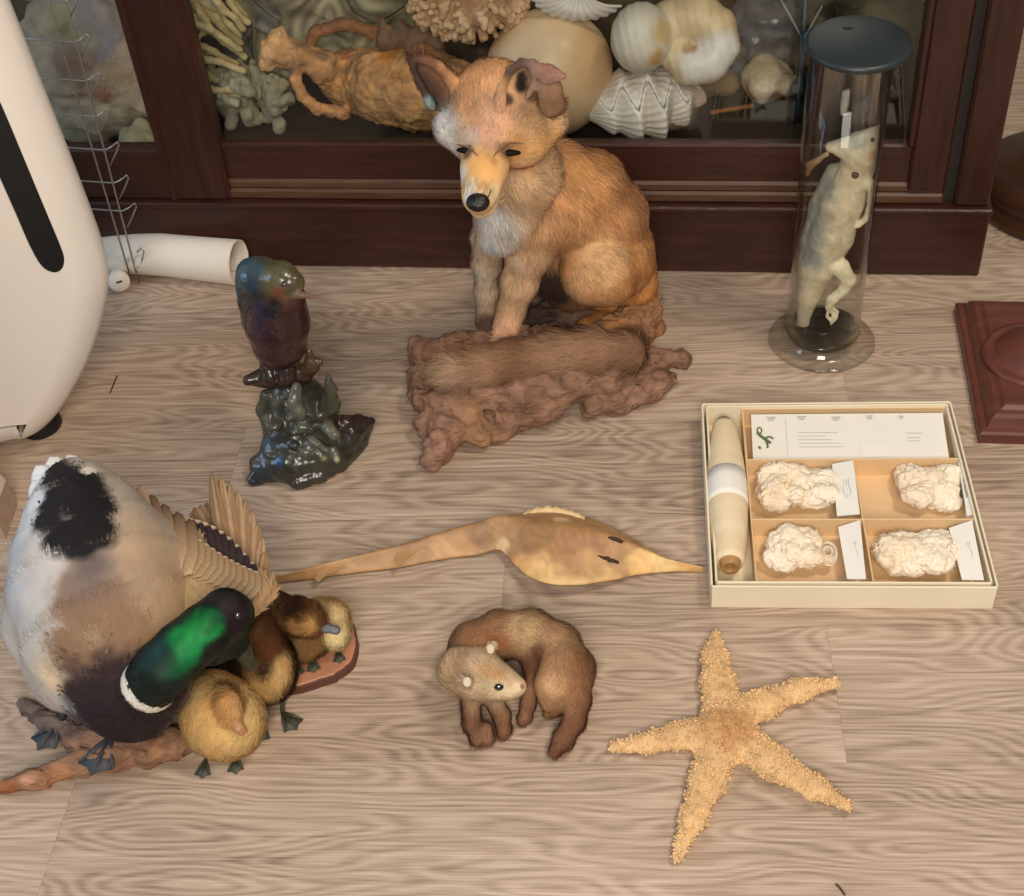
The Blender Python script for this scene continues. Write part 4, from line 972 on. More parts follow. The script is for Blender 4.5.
# keep inside the glass
V, Q = B.mesh(.002, disp=lambda X: .0006*fbm(X, 160, 2)); C = B.colors(V, .005)
d_ = V[:, :2]-jb[:2]; r_ = np.linalg.norm(d_, axis=1); lim = Rj*.905; f_ = np.where(r_ > lim, lim/r_, 1); V[:, :2] = jb[:2]+d_*f_[:, None]; V[:, 2] = np.clip(V[:, 2], .034, JH-.02)
C = paint(V, C, [(812, 220, .03, (132, 140, 142), .7), (806, 260, .026, (124, 134, 140), .7), (820, 190, .022, (140, 144, 140), .7), (808, 240, .02, (128, 136, 140), .6), (835, 250, .016, (170, 160, 136), .6), (825, 225, .016, (176, 166, 142), .6), (876, 160, .010, (206, 160, 126), .7), (880, 140, .010, (214, 176, 144), .6), (845, 235, .012, (196, 180, 160), .6), (840, 205, .01, (206, 186, 160), .5), (852, 142, .014, (176, 184, 170), .7)], soft=.9)
C = np.clip(C*(1+.15*fbm(V, 120, 3)-.12*np.abs(fbm(V, 260, 2, 4)))[:, None], .01, 1)
liz = thing('preserved_lizard', 'pale grey preserved lizard hanging head up in the specimen jar', 'lizard', tuple(U(812, 320, Yj)))
o = link('lizard_body', V, Q, mliz, col=C); adopt(liz, o)
ball_ = spot(V, 868, 140); b = MB(); icos(b, ball_, .003, 2); o = b.build('eye', mat('lizard_eye', (70, 58, 44), .4), smooth=True); adopt(liz, o)
b = MB(); p = spot(V, 855, 180); v_ = EYE-p; v_ /= np.linalg.norm(v_); icos(b, p+v_*.0005, .0052, 2, (1, 1, 1)); o = b.build('ear_hole', mat('brown_hole', (96, 58, 48), .6), smooth=True); adopt(liz, o)
# ================================================================ FOX CUB
mfur = mat('fox_fur', vcol=True, rough=.85, spec=.15)
B = Blob(.014)
org = (202, 156, 112); tan_ = (210, 174, 134); wht = (214, 210, 204); rust = (188, 138, 94); brn = (112, 80, 58); dk = (52, 42, 40)
# trunk
B.chain(cy((505, 214, 1.565, 28), (530, 206, 1.59, 37), (562, 205, 1.62, 42), (596, 222, 1.65, 44), (608, 250, 1.665, 42), (606, 275, 1.67, 34)), rust, k=.02)
B.chain(cy((560, 168, 1.62, 26), (590, 184, 1.645, 30), (616, 212, 1.665, 28)), rust, k=.02)
B.chain(cy((500, 232, 1.55, 22), (512, 205, 1.55, 27), (524, 172, 1.545, 34), (516, 140, 1.53, 36)), tan_, k=.02)
# head
B.chain(cy((500, 118, 1.50, 47), (494, 104, 1.505, 44)), org, k=.016)
B.chain(cy((455, 128, 1.49, 21), (478, 138, 1.475, 28)), (206, 200, 192), k=.014)
B.chain(cy((545, 122, 1.51, 21), (522, 140, 1.485, 27)), tan_, k=.016)
B.chain(cy((488, 146, 1.455, 27), (484, 170, 1.425, 22), (480, 192, 1.400, 17), (478, 200, 1.392, 14)), (214, 166, 112), k=.012)
B.chain(cy((488, 184, 1.43, 18), (483, 204, 1.408, 12.5), (480, 208, 1.402, 10)), (226, 208, 176), k=.008)
# ears (cups)
din = (34, 28, 28); edk = (62, 52, 48); ebr = (132, 92, 70)
ax_ = (.0, -.8, .55)
B.chain(cy((446, 98, 1.520, 15), (431, 80, 1.518, 13), (419, 66, 1.512, 7)), din, k=.004, sq=(ax_, .4))
B.chain(cy((432, 106, 1.500, 5), (421, 86, 1.494, 4), (413, 68, 1.492, 3.6), (411, 60, 1.492, 3)), edk, k=.004)
B.chain(cy((459, 98, 1.496, 7), (451, 80, 1.496, 6), (438, 66, 1.494, 5.5), (424, 59, 1.492, 5), (412, 59, 1.492, 3)), ebr, k=.004)
B.chain(cy((455, 92, 1.515, 12), (444, 76, 1.515, 9), (430, 66, 1.512, 6)), ebr, k=.006, sq=(ax_, .5))
B.chain(cy((522, 98, 1.485, 18), (524, 84, 1.483, 15), (528, 74, 1.477, 10)), din, k=.004, sq=(ax_, .4))
B.chain(cy((500, 106, 1.457, 7), (502, 88, 1.455, 4.5), (510, 71, 1.453, 4.2), (521, 63, 1.453, 4.2), (533, 63, 1.451, 4)), edk, k=.004)
B.chain(cy((532, 64, 1.451, 3.6), (536, 74, 1.449, 3.6), (533, 86, 1.453, 3.2), (527, 97, 1.459, 3)), (172, 146, 128), k=.003)
B.chain(cy((536, 69, 1.451, 7), (549, 73, 1.447, 8), (562, 76, 1.445, 4.5)), (134, 88, 70), k=.004, sq=(ax_, .6))
B.chain(cy((541, 80, 1.457, 8), (550, 90, 1.463, 11), (552, 104, 1.467, 14)), (150, 112, 84), k=.006, sq=(ax_, .6))
B.chain(cy((540, 82, 1.445, 2), (552, 83, 1.443, 2), (563, 77, 1.443, 2)), (196, 164, 140), k=.002)
# fore legs
B.chain(cy((490, 236, 1.575, 17), (487, 262, 1.59, 14), (487, 290, 1.60, 12), (488, 312, 1.605, 12)), (196, 172, 144), k=.010)
B.chain(cy((488, 312, 1.605, 12), (488, 322, 1.585, 12), (487, 326, 1.575, 8)), (120, 92, 74), k=.006)
B.chain(cy((536, 224, 1.575, 28), (530, 250, 1.57, 22), (520, 282, 1.565, 17), (512, 308, 1.56, 14)), (210, 172, 134), k=.012)
B.chain(cy((512, 308, 1.56, 14), (507, 326, 1.545, 13), (503, 336, 1.53, 10.5)), (206, 160, 126), k=.006)
for dx in (-6, 0, 6): B.chain(cy((505+dx, 334, 1.527, 5.5), (503+dx, 339, 1.520, 4.5)), (200, 158, 126), k=.003)
# haunch and hind foot
B.chain(cy((548, 262, 1.63, 30), (572, 285, 1.64, 28)), (120, 88, 64), k=.02)  # belly blob in darkened fur, painting the shade behind the foreleg
B.chain(cy((598, 264, 1.60, 38), (618, 264, 1.63, 33), (628, 268, 1.66, 28)), (188, 134, 84), k=.010)
B.chain(cy((590, 278, 1.575, 27), (606, 280, 1.59, 27)), (192, 144, 98), k=.010)
B.chain(cy((634, 284, 1.64, 24), (628, 306, 1.66, 19), (612, 322, 1.63, 17), (588, 330, 1.58, 13)), (186, 124, 70), k=.008)
# tail lying in front
B.chain(cy((640, 312, 1.69, 16), (652, 330, 1.66, 14)), (150, 104, 72), k=.008)
tl_ = cz((628, 352, .085, 16), (596, 352, .085, 20), (560, 356, .082, 22), (520, 364, .08, 22), (480, 370, .078, 20), (452, 373, .076, 17), (440, 375, .074, 11))
B.chain([cy((640, 335, 1.63, 13))[0]]+tl_, (158, 120, 92), k=.010)
V, Q = B.mesh(.0032); C = B.colors(V, .007)
C = paint(V, C, [
 (436, 125, .028, (196, 192, 186), .8), (446, 150, .018, (206, 198, 188), .8), (457, 175, .014, (212, 204, 194), .8), (466, 195, .014, (214, 208, 196)), (435, 104, .010, (150, 172, 172), .8),  # bluish spot paints window light on the left ear base
 (480, 80, .05, (200, 150, 104)), (500, 120, .04, (204, 160, 124), .8), (485, 135, .022, (196, 150, 122), .8), (466, 138, .014, (190, 170, 156), .7),
 (482, 172, .018, (222, 168, 104)), (482, 186, .014, (226, 176, 112)), (500, 196, .014, (230, 204, 160)), (468, 180, .010, (216, 196, 160), .7),
 (520, 150, .022, (190, 140, 88), .8), (545, 132, .025, (206, 166, 120)), (550, 150, .028, (216, 170, 112)), (530, 172, .03, (212, 170, 126)),
 (463, 150, .010, (96, 74, 62), .8), (510, 151, .013, (104, 74, 54), .8), (499, 160, .006, (150, 104, 72), .5),
 (490, 225, .04, (222, 216, 206)), (500, 245, .03, (218, 208, 196)), (485, 250, .02, (206, 206, 204)), (480, 280, .018, (200, 188, 168)), (518, 215, .02, (216, 186, 152), .7), (512, 262, .018, (214, 186, 156), .7),
 (487, 318, .016, (92, 70, 62)), (598, 150, .03, (172, 122, 78), .7), (575, 190, .045, (202, 152, 102), .7), (600, 200, .03, (200, 148, 92), .6), (630, 190, .03, (164, 116, 76), .7), (560, 240, .03, (196, 148, 104), .6), (645, 225, .03, (164, 114, 76), .6), (610, 235, .03, (186, 132, 84), .5), (585, 165, .02, (212, 160, 96), .6),
 (605, 262, .045, (210, 170, 124), .8), (575, 290, .02, (206, 160, 118), .8), (640, 280, .025, (170, 116, 70), .6),
 (440, 372, .035, (184, 152, 122)), (470, 385, .02, (176, 142, 114), .6), (560, 345, .04, (166, 130, 102), .6), (500, 360, .03, (172, 136, 106), .6), (530, 375, .04, (134, 96, 70), .6),
 (545, 290, .03, (70, 52, 44)), (555, 300, .02, (60, 46, 40)), (438, 101, .006, (112, 124, 124), .7), (517, 80, .008, (36, 28, 28)), (517, 90, .009, (40, 32, 30)), (512, 98, .008, (60, 46, 40), .8), (420, 70, .008, (70, 56, 48), .7)], soft=.8)  # dark belly spots paint shade; the bluish ear spot paints window light
C = np.clip(C*(.98+.22*fbm(V*np.array([1, 1, .6]), 55, 3))[:, None], .004, 1)
fox = thing('fox', 'seated taxidermy fox cub with head lowered and tail curled on driftwood', 'fox', tuple(U(560, 320, 1.6)))
fl_ = flowpx([(482, 195, 486, 160, 1.4), (478, 214, 484, 200, 1.41), (462, 200, 466, 170, 1.42), (500, 205, 500, 180, 1.43), (484, 165, 488, 135, 1.42), (490, 135, 492, 95, 1.46), (492, 100, 490, 70, 1.48), (455, 125, 430, 112, 1.48), (450, 150, 432, 135, 1.47), (545, 125, 570, 130, 1.5), (530, 145, 556, 160, 1.48), (510, 170, 525, 200, 1.5), (432, 90, 414, 60, 1.49), (535, 90, 560, 70, 1.5),
              (490, 215, 492, 250, 1.54), (487, 260, 487, 300, 1.58), (525, 250, 515, 290, 1.56), (510, 310, 504, 335, 1.54), (545, 190, 565, 230, 1.58), (585, 165, 620, 205, 1.62), (600, 210, 620, 250, 1.62), (640, 220, 650, 260, 1.64), (560, 240, 575, 275, 1.58), (600, 260, 625, 285, 1.58), (640, 280, 635, 310, 1.64)], Y=1.55)
fl2 = flowpx([(600, 352, 560, 356), (540, 356, 500, 366), (480, 370, 440, 376), (480, 360, 450, 352), (500, 385, 470, 400)], z=.085)
tzone = np.array([t_[0] for t_ in tl_])
def istail(X): return (np.min(np.linalg.norm(X[:, None]-tzone[None], axis=2), 1) < .055) & (X[:, 1] < 1.575) & (X[:, 2] < .125)
def flx(X): m = istail(X)[:, None]; return np.where(m, fl2(X), fl_(X))
hc = U(488, 150, 1.43)
nz = U(479, 203, 1.39); pw = U(503, 335, 1.53); hd = U(498, 112, 1.48)
def flen(X):
    d1 = np.linalg.norm(X-nz, axis=1); L = np.clip(.0018+(d1-.035)*.11, .0018, .012)
    L = np.where(np.linalg.norm(X-hd, axis=1) > .11, np.clip(.010+(X[:, 2]-.12)*.05, .006, .019), L)
    ear_ = np.minimum(np.linalg.norm(X-U(432, 82, 1.49), axis=1)/.032, np.linalg.norm(X-U(532, 82, 1.46), axis=1)/.048); L = np.where(ear_ < 1, .0045, L); return np.where(istail(X), .024, L)
o = furry('fox_body', V, Q, C, mfur, None, [dict(n=110000, ln=flen, wd=.0009, flow=flx, lift=.34, var=.24, seed=3, mask=lambda X: 1.*(np.linalg.norm(X-U(479, 208, 1.395), axis=1) > .030)), dict(n=14000, ln=lambda X: .026+0*X[:, 0], wd=.0008, flow=flx, lift=.55, var=.2, seed=4, mask=lambda X: istail(X)*1.)])
adopt(fox, o)
meye = mat('glass_eye', (18, 12, 8), .08, spec=.8, coat=1); mnose = mat('black_nose', (16, 14, 14), .30, bump=.5, bscale=300)
def ball(name, V, px, py, r, m, par, sc=(1, 1, 1), up=0., axis=None):
    p = spot(V, px, py, 4); v_ = EYE-p; v_ /= np.linalg.norm(v_); b = MB(); I, Fi = ICO[3]; u = WM[:, 0]; w = WM[:, 1]
    b.add(p+v_*up+(I[:, :1]*u*sc[0]+I[:, 1:2]*w*sc[1]+I[:, 2:]*v_*sc[2])*r, Fi); o = b.build(name, m, smooth=True); adopt(par, o); return o
mfe = mat('dark_eye', (18, 13, 10), .5, spec=.12); ball('eye', V, 462, 150.5, .0120, mfe, fox, (1.0, .34, .42), -.002); ball('eye', V, 511, 151.5, .0155, mfe, fox, (1.1, .28, .38), -.0025)
ball('nose', V, 477.5, 206, .0125, mnose, fox, (1.15, .95, .85), .002)
def lid(pts, col, par, r=.0014, nm='eyelid'):
    b = MB(); q = [on_surf(V, x, y, .0022) for x, y in pts]; tube(b, q, [r*.4]+[r]*(len(pts)-2)+[r*.4], 8, n=14); o = b.build(nm, mat('lid_skin', col, .8), smooth=True); adopt(par, o)
lid([(452, 147), (458, 145), (465, 146), (474, 152)], (120, 92, 76), fox); lid([(497, 152), (504, 147.5), (514, 146), (527, 148)], (128, 92, 64), fox)
b = MB(); q = [on_surf(V, x, y, .0006) for x, y in ((497, 190), (492, 202), (485, 212), (478, 215))]; tube(b, q, .0009, 6, n=12); o = b.build('mouth_line', mat('mouth', (70, 52, 44), .8), smooth=True); adopt(fox, o)
# ---------------------------------------------------------------- driftwood under the fox
mdw = mat('driftwood', vcol=True, rough=.85, spec=.2, var=.28, vscale=30, bump=1.0, bscale=110, stretch=(1, 1, 2.5))
def wood(name, chains, lab, h=.0034, amp=.006, sc=38, spots=(), seed=0, col=(138, 106, 86), k=.012, mixg=.55, ridge=.007, zmin=.0006):
    B = Blob(k)
    for c in chains:
        cc_ = tuple(np.array(c[1])*(1-mixg)+np.array((128, 104, 86))*mixg)
        B.chain(c[0], cc_, sq=c[2] if len(c) > 2 else None)
    def dp(X):
        n1 = fbm(X, sc, 3, seed); n2 = 1-np.abs(fbm(X*np.array([.5, 1.6, 1.6]), sc*2.2, 2, seed+5)); return amp*n1+ridge*(n2-.8)
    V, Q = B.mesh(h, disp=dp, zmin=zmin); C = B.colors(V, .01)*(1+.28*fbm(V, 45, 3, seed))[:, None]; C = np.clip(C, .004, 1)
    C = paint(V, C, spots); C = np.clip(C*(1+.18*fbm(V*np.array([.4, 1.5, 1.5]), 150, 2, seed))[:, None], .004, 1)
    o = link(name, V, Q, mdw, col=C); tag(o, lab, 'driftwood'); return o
def flat(*L): return ([*cz(*L)], (156, 108, 82), ((0, 0, 1), .6))
fw_ = [
 (cz((420, 352, .03, 15), (445, 350, .04, 16), (480, 345, .04, 16), (520, 345, .04, 18)), (140, 96, 70)),
 (cz((416, 375, .022, 12), (424, 395, .03, 15), (440, 410, .03, 18)), (146, 104, 78)),
 (cz((452, 400, .035, 20), (446, 428, .028, 19), (438, 448, .02, 16), (428, 462, .012, 9)), (164, 116, 92)),
 (cz((430, 425, .02, 12), (425, 437, .02, 8)), (168, 120, 98)),
 (cz((470, 412, .04, 14), (474, 430, .02, 12), (482, 440, .015, 10)), (176, 118, 70)),
 (cz((470, 395, .045, 22), (520, 392, .05, 24), (560, 385, .05, 22), (610, 375, .05, 20), (650, 362, .052, 14), (680, 358, .055, 8)), (150, 104, 80)),
 (cz((500, 425, .02, 12), (540, 405, .03, 14), (590, 388, .04, 10)), (158, 110, 84)),
 (cz((490, 436, .012, 9), (520, 420, .015, 9)), (160, 112, 86)),
 (cz((590, 410, .012, 9), (620, 400, .016, 14), (650, 388, .02, 13), (664, 378, .022, 9)), (140, 98, 80)),
 (cz((520, 352, .045, 22), (560, 350, .05, 26), (600, 348, .05, 22)), (104, 72, 56)), (cz((530, 322, .035, 22), (565, 318, .04, 26), (595, 322, .04, 20)), (84, 62, 50)),  # dark block added between the legs, its colour stands for belly shadow
 (cz((604, 348, .04, 22), (625, 335, .05, 24), (640, 318, .055, 18), (652, 300, .06, 9)), (176, 116, 68)),
]
wood('driftwood', fw_, 'twisted brown driftwood root carrying the fox cub', spots=[(470, 405, .008, (160, 122, 82), .6), (620, 330, .03, (166, 112, 70), .8), (430, 350, .03, (136, 100, 78)), (440, 440, .02, (160, 118, 96)), (560, 330, .03, (70, 54, 46)), (540, 320, .03, (70, 54, 46)), (535, 400, .02, (120, 86, 72), .6)], seed=3, amp=.008)  # darkest spots paint the shadow below the fox's belly

# ================================================================ KINGFISHER FIGURINE
mgl = mat('glazed_ceramic', vcol=True, rough=.28, spec=.45, coat=.25, bump=.25, bscale=50, var=.2, vscale=40)
kf = thing('kingfisher_figurine', 'glossy dark ceramic kingfisher figurine perched on a wave-like rock base', 'figurine', tuple(P(308, 455)))
Yk = 1.375
B = Blob(.008); mar = (52, 24, 26); blk = (18, 20, 28); blu = (28, 76, 104); olv = (84, 78, 50)
B.chain(cy((276, 300, Yk, 30), (277, 322, Yk-.005, 32), (279, 342, Yk-.005, 27), (277, 360, Yk, 15)), mar)
B.chain(cy((262, 282, Yk, 24), (262, 300, Yk+.005, 23), (258, 320, Yk+.02, 17)), blk)
B.chain(cy((262, 278, Yk, 20), (282, 280, Yk-.01, 18), (294, 283, Yk-.015, 11)), olv)
B.chain(cy((252, 274, Yk, 16), (250, 286, Yk, 14)), blu)
B.chain(cy((274, 297, Yk-.022, 8), (282, 296, Yk-.024, 7)), (112, 58, 52), k=.006)
B.chain(cy((290, 294, Yk-.02, 6), (302, 295, Yk-.03, 3.6), (318, 297, Yk-.035, 1.6)), (120, 92, 74), k=.003)
V, Q = B.mesh(.0018, disp=lambda X: .0005*fbm(X, 260, 2)); C = B.colors(V, .004)
C = paint(V, C, [(256, 268, .012, (30, 72, 88), .6), (247, 288, .012, (18, 44, 70), .6), (282, 272, .022, (84, 78, 52)), (296, 276, .014, (74, 68, 40)), (260, 315, .02, (18, 34, 56), .6), (258, 335, .016, (34, 34, 54), .5), (276, 297, .009, (118, 62, 56), .7), (280, 345, .03, (50, 26, 26), .6), (275, 312, .016, (22, 20, 26), .8), (300, 330, .02, (40, 22, 22), .6)], soft=1.1)
o = link('bird', V, Q, mgl, col=C); adopt(kf, o)
ball('eye', V, 286, 287, .0035, meye, kf, (1, 1, .7), .0)
B = Blob(.006); gg = (60, 58, 48)
B.chain(cy((249, 380, Yk-.02, 6), (262, 378, Yk-.01, 9), (282, 378, Yk, 11), (300, 374, Yk, 10), (312, 366, Yk, 8)), (58, 44, 34))
B.chain(cy((268, 364, Yk-.01, 9), (270, 378, Yk-.02, 9)), (50, 34, 30)); B.chain(cy((285, 362, Yk-.01, 9), (287, 378, Yk-.02, 9)), (50, 34, 30))
B.chain(cy((309, 350, Yk, 3), (311, 362, Yk, 7), (320, 362, Yk, 4)), (74, 58, 38), k=.003); B.chain(cy((311, 366, Yk, 7), (309, 378, Yk, 4)), (74, 58, 38), k=.003)
V, Q = B.mesh(.0018, disp=lambda X: .0012*fbm(X, 140, 3)); o = link('perch_branch', V, Q, mgl, col=np.clip(B.colors(V, .004)*(1+.3*fbm(V, 60, 2))[:, None], .003, 1)); adopt(kf, o)
B = Blob(.007)
B.chain(cy((290, 394, Yk, 24), (297, 408, Yk, 33), (303, 428, Yk-.01, 38), (305, 446, Yk-.015, 42)), (42, 42, 34), k=.012)
B.chain(cy((268, 396, Yk-.02, 8), (266, 410, Yk-.02, 10), (272, 424, Yk-.02, 9)), (66, 66, 54), k=.004)
B.chain(cy((327, 377, Yk-.01, 2.5), (331, 390, Yk-.01, 6), (330, 404, Yk-.01, 10), (320, 414, Yk-.015, 11)), (66, 66, 52), k=.004)
B.chain(cy((296, 388, Yk-.03, 6), (294, 402, Yk-.04, 8), (300, 414, Yk-.045, 7)), (90, 92, 80), k=.003)
B.chain(cz((262, 466, .015, 13), (290, 462, .022, 22), (320, 455, .022, 22), (345, 440, .022, 16), (360, 428, .025, 9)), (52, 52, 44))
B.chain(cz((254, 480, .006, 7), (268, 470, .012, 12), (276, 445, .04, 15)), (50, 58, 62)); B.chain(cz((298, 482, .008, 8), (320, 474, .010, 9), (342, 462, .010, 8), (360, 444, .010, 7), (369, 424, .02, 5)), (54, 50, 42), k=.004)
B.chain(cz((345, 424, .045, 9), (358, 422, .035, 8), (370, 422, .03, 5)), (50, 34, 34), k=.004)
for i in range(18):
    x, y = rng.uniform(268, 335), rng.uniform(415, 455); u = (y-400)/60
    B.chain(cy((x, y, Yk-.035-.03*u, rng.uniform(4, 8)), (x+rng.uniform(-10, 10), y+rng.uniform(3, 9), Yk-.045-.03*u, rng.uniform(3, 6))), [(74, 74, 62), (50, 52, 44), (92, 92, 78)][i % 3], k=.003)
V, Q = B.mesh(.0019, disp=lambda X: .0014*fbm(X, 110, 3), zmin=.0006); C = np.clip(B.colors(V, .004)*(1+.3*fbm(V, 60, 2))[:, None], .003, 1)
C = paint(V, C, [(262, 440, .012, (30, 60, 84), .6), (274, 464, .008, (24, 70, 110), .7), (326, 463, .0045, (150, 146, 110), .9), (337, 461, .0045, (160, 154, 120), .9), (262, 475, .014, (44, 54, 60), .6), (270, 405, .01, (80, 80, 66), .7), (345, 425, .02, (50, 32, 32), .7)], soft=1.)  # small pale and blue spots paint glints on the glaze
o = link('rock_base', V, Q, mgl, col=C); adopt(kf, o)

# ================================================================ POLECAT
mpc = mat('polecat_fur', vcol=True, rough=.85, spec=.15)
B = Blob(.010)
B.chain(cz((463, 669, .038, 21), (475, 648, .038, 22), (498, 636, .04, 21), (530, 635, .042, 22), (555, 647, .042, 22), (568, 669, .042, 23), (570, 690, .038, 20)), (158, 118, 86), k=.012)
B.chain(cz((556, 668, .050, 17), (553, 686, .046, 18), (551, 700, .034, 12)), (182, 140, 102), k=.006)
B.chain(cz((535, 655, .03, 16), (536, 672, .028, 12)), (100, 66, 48), k=.01)
B.chain(cz((562, 690, .032, 12), (556, 705, .022, 9), (549, 712, .012, 6)), (178, 134, 96), k=.006)
B.chain(cz((578, 700, .034, 12), (574, 720, .024, 10), (564, 738, .016, 9), (556, 749, .010, 6)), (138, 96, 70), k=.006)
B.chain(cz((462, 672, .050, 22), (480, 676, .054, 25), (498, 682, .052, 18), (512, 686, .048, 12), (519, 687, .046, 7)), (206, 178, 142), k=.008)
B.chain(cz((471, 700, .032, 10), (472, 722, .018, 8), (478, 736, .007, 7.5)), (124, 86, 64), k=.005)
B.chain(cz((494, 700, .032, 10), (502, 716, .018, 8), (504, 730, .007, 7)), (130, 90, 66), k=.005)
B.chain(cz((486, 728, .012, 6), (488, 738, .007, 6)), (150, 116, 92), k=.005)
B.chain(cz((532, 680, .03, 8), (528, 704, .014, 7), (524, 718, .006, 6)), (134, 94, 70), k=.005)
for x, y in ((474, 741), (479, 743), (484, 741), (500, 735), (505, 736), (509, 732), (520, 722), (525, 723), (530, 719)): B.chain(cz((x, y-5, .006, 3), (x, y, .004, 2.6)), (140, 104, 80), k=.002)
B.chain(cz((470, 684, .078, 4), (466, 681, .084, 5.5)), (200, 176, 146), k=.003, sq=((0, -.7, .7), .5)); B.chain(cz((488, 654, .070, 5), (490, 648, .076, 5)), (200, 176, 146), k=.003, sq=((0, -.7, .7), .5))
V, Q = B.mesh(.002, zmin=.0006); C = B.colors(V, .005)
C = paint(V, C, [(520, 622, .028, (196, 164, 120), .8), (560, 632, .03, (186, 146, 108), .7), (545, 625, .02, (190, 152, 112), .6), (475, 640, .02, (166, 116, 80), .8), (500, 645, .014, (150, 98, 66), .8), (532, 656, .016, (104, 68, 50), .7), (527, 670, .016, (110, 72, 52), .7), (562, 680, .018, (190, 146, 108), .7), (585, 660, .018, (140, 96, 66), .7), (585, 690, .02, (150, 108, 76), .7), (455, 668, .02, (184, 150, 118), .6), (490, 672, .012, (190, 150, 104), .7), (505, 672, .008, (196, 152, 102), .7), (470, 660, .014, (200, 168, 136), .6), (500, 695, .012, (222, 200, 164), .8), (522, 686, .006, (226, 204, 170), .8), (485, 690, .012, (214, 190, 154), .7), (512, 698, .006, (230, 214, 190), .6), (553, 680, .016, (200, 160, 120), .8), (556, 650, .02, (176, 134, 98), .6)], soft=.7)
C = np.clip(C*(1+.14*fbm(V, 60, 3))[:, None], .004, 1)
pc_ = thing('polecat', 'small brown polecat curled on the floor with pale head and folded tail', 'polecat', tuple(P(520, 690)))
fp = flowpx([(515, 686, 495, 682, .05), (495, 680, 465, 668, .07), (460, 668, 462, 645, .05), (470, 645, 500, 628, .06), (500, 632, 535, 628, .06), (540, 634, 568, 655, .06), (570, 665, 575, 695, .06), (560, 675, 556, 700, .05), (577, 700, 568, 730, .03), (566, 735, 556, 750, .02), (472, 705, 476, 735, .02), (500, 705, 504, 730, .02), (528, 690, 525, 718, .02)], z=.04)
nzp = P(520, 687, .046)
o = furry('polecat_body', V, Q, C, mpc, None, [dict(n=75000, ln=lambda X: np.clip(.002+.11*(np.linalg.norm(X-nzp, axis=1)-.006), .002, .0125), wd=.0006, flow=fp, lift=.6, var=.24, seed=8)]); adopt(pc_, o)

for (px, py, z) in ((467, 682, .092), (490.5, 649, .084)):
    b = MB(); I, Fi = ICO[2]; n_ = np.array([.1, -.75, .65]); n_ /= np.linalg.norm(n_); u = np.array([1., 0, 0]); w = np.cross(n_, u); b.add(P(px, py, z)+I[:, :1]*u*.0046+I[:, 1:2]*w*.0056+n_*(I[:, 2:]*.0022-.0022+70*((I[:, :1]*.0046)**2+(I[:, 1:2]*.0056)**2)), Fi)
    o = b.build('ear', mat('pale_ear', (212, 194, 168), .9), smooth=True); adopt(pc_, o)
ball('eye', V, 501, 689.5, .0052, meye, pc_, (1.1, .8, .6), .0002); ball('nose', V, 525.5, 687, .0026, mat('pink_nose', (150, 110, 90), .4), pc_, (1, 1, .8), .0005)
# ================================================================ MALLARD, DUCKLINGS AND THEIR WOOD
mfea = mat('feathers', vcol=True, rough=.75, spec=.25)
mgreen = mat('green_sheen', vcol=True, rough=.55, spec=.25)
duck = thing('mallard', 'taxidermy mallard drake bending down, green head, right wing spread, on driftwood', 'duck', tuple(P(110, 720)))
B = Blob(.02)
gry = (176, 164, 150); 
B.chain(cz((76, 492, .215, 34), (86, 530, .19, 62), (98, 580, .165, 84), (112, 630, .145, 84), (128, 672, .125, 64)), gry, k=.02)
B.chain(cz((60, 560, .14, 50), (58, 620, .12, 50), (72, 670, .105, 42)), (186, 180, 172), k=.02)
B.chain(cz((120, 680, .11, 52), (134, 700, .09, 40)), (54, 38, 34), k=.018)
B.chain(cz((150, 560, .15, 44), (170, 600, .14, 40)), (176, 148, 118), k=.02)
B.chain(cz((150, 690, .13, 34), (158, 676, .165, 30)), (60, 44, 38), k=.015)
V, Q = B.mesh(.0042); C = B.colors(V, .012)
C = paint(V, C, [
 (25, 520, .05, (196, 196, 196)), (20, 580, .05, (178, 178, 178)), (45, 600, .05, (190, 184, 178)), (50, 540, .04, (196, 188, 180)), (40, 660, .05, (186, 180, 170)), (55, 690, .04, (196, 184, 164)), (70, 715, .025, (188, 184, 174)), (48, 680, .02, (222, 196, 160), .8),
 (85, 590, .045, (144, 120, 100)), (110, 600, .05, (132, 110, 94)), (100, 640, .055, (128, 102, 78)), (75, 650, .03, (132, 104, 80)), (140, 620, .045, (140, 112, 88)), (150, 645, .03, (134, 104, 76)), (95, 570, .03, (120, 104, 96)), (120, 560, .03, (136, 120, 110), .8),
 (125, 520, .045, (190, 170, 152)), (120, 545, .02, (160, 144, 138), .7), (150, 540, .045, (182, 160, 136)), (165, 570, .05, (176, 150, 122)), (180, 600, .04, (170, 142, 110)), (150, 580, .025, (172, 146, 124), .7), (97, 640, .012, (160, 134, 106), .6), (95, 555, .02, (110, 96, 92), .7),
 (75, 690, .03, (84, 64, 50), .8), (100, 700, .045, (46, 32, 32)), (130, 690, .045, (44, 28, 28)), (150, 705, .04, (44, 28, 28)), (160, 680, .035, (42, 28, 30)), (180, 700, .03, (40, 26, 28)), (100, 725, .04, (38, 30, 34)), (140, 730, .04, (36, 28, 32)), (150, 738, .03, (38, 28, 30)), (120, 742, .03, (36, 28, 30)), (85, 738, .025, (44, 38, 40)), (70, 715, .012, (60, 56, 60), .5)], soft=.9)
rum = [(50, 462), (85, 475), (60, 538), (80, 538), (98, 500), (52, 470), (75, 472), (92, 485), (50, 495), (75, 500), (95, 510), (45, 515), (62, 530), (85, 530), (100, 528)]
C = paint(V, C, [(x, y, .024, (28, 24, 26)) for x, y in rum]+[(34, 480, .016, (222, 220, 216)), (30, 500, .014, (210, 212, 214)), (60, 455, .010, (226, 218, 204)), (88, 466, .010, (222, 212, 196))])
C = np.clip(C*(1+.10*fbm(V, 50, 3))[:, None], .003, 1)
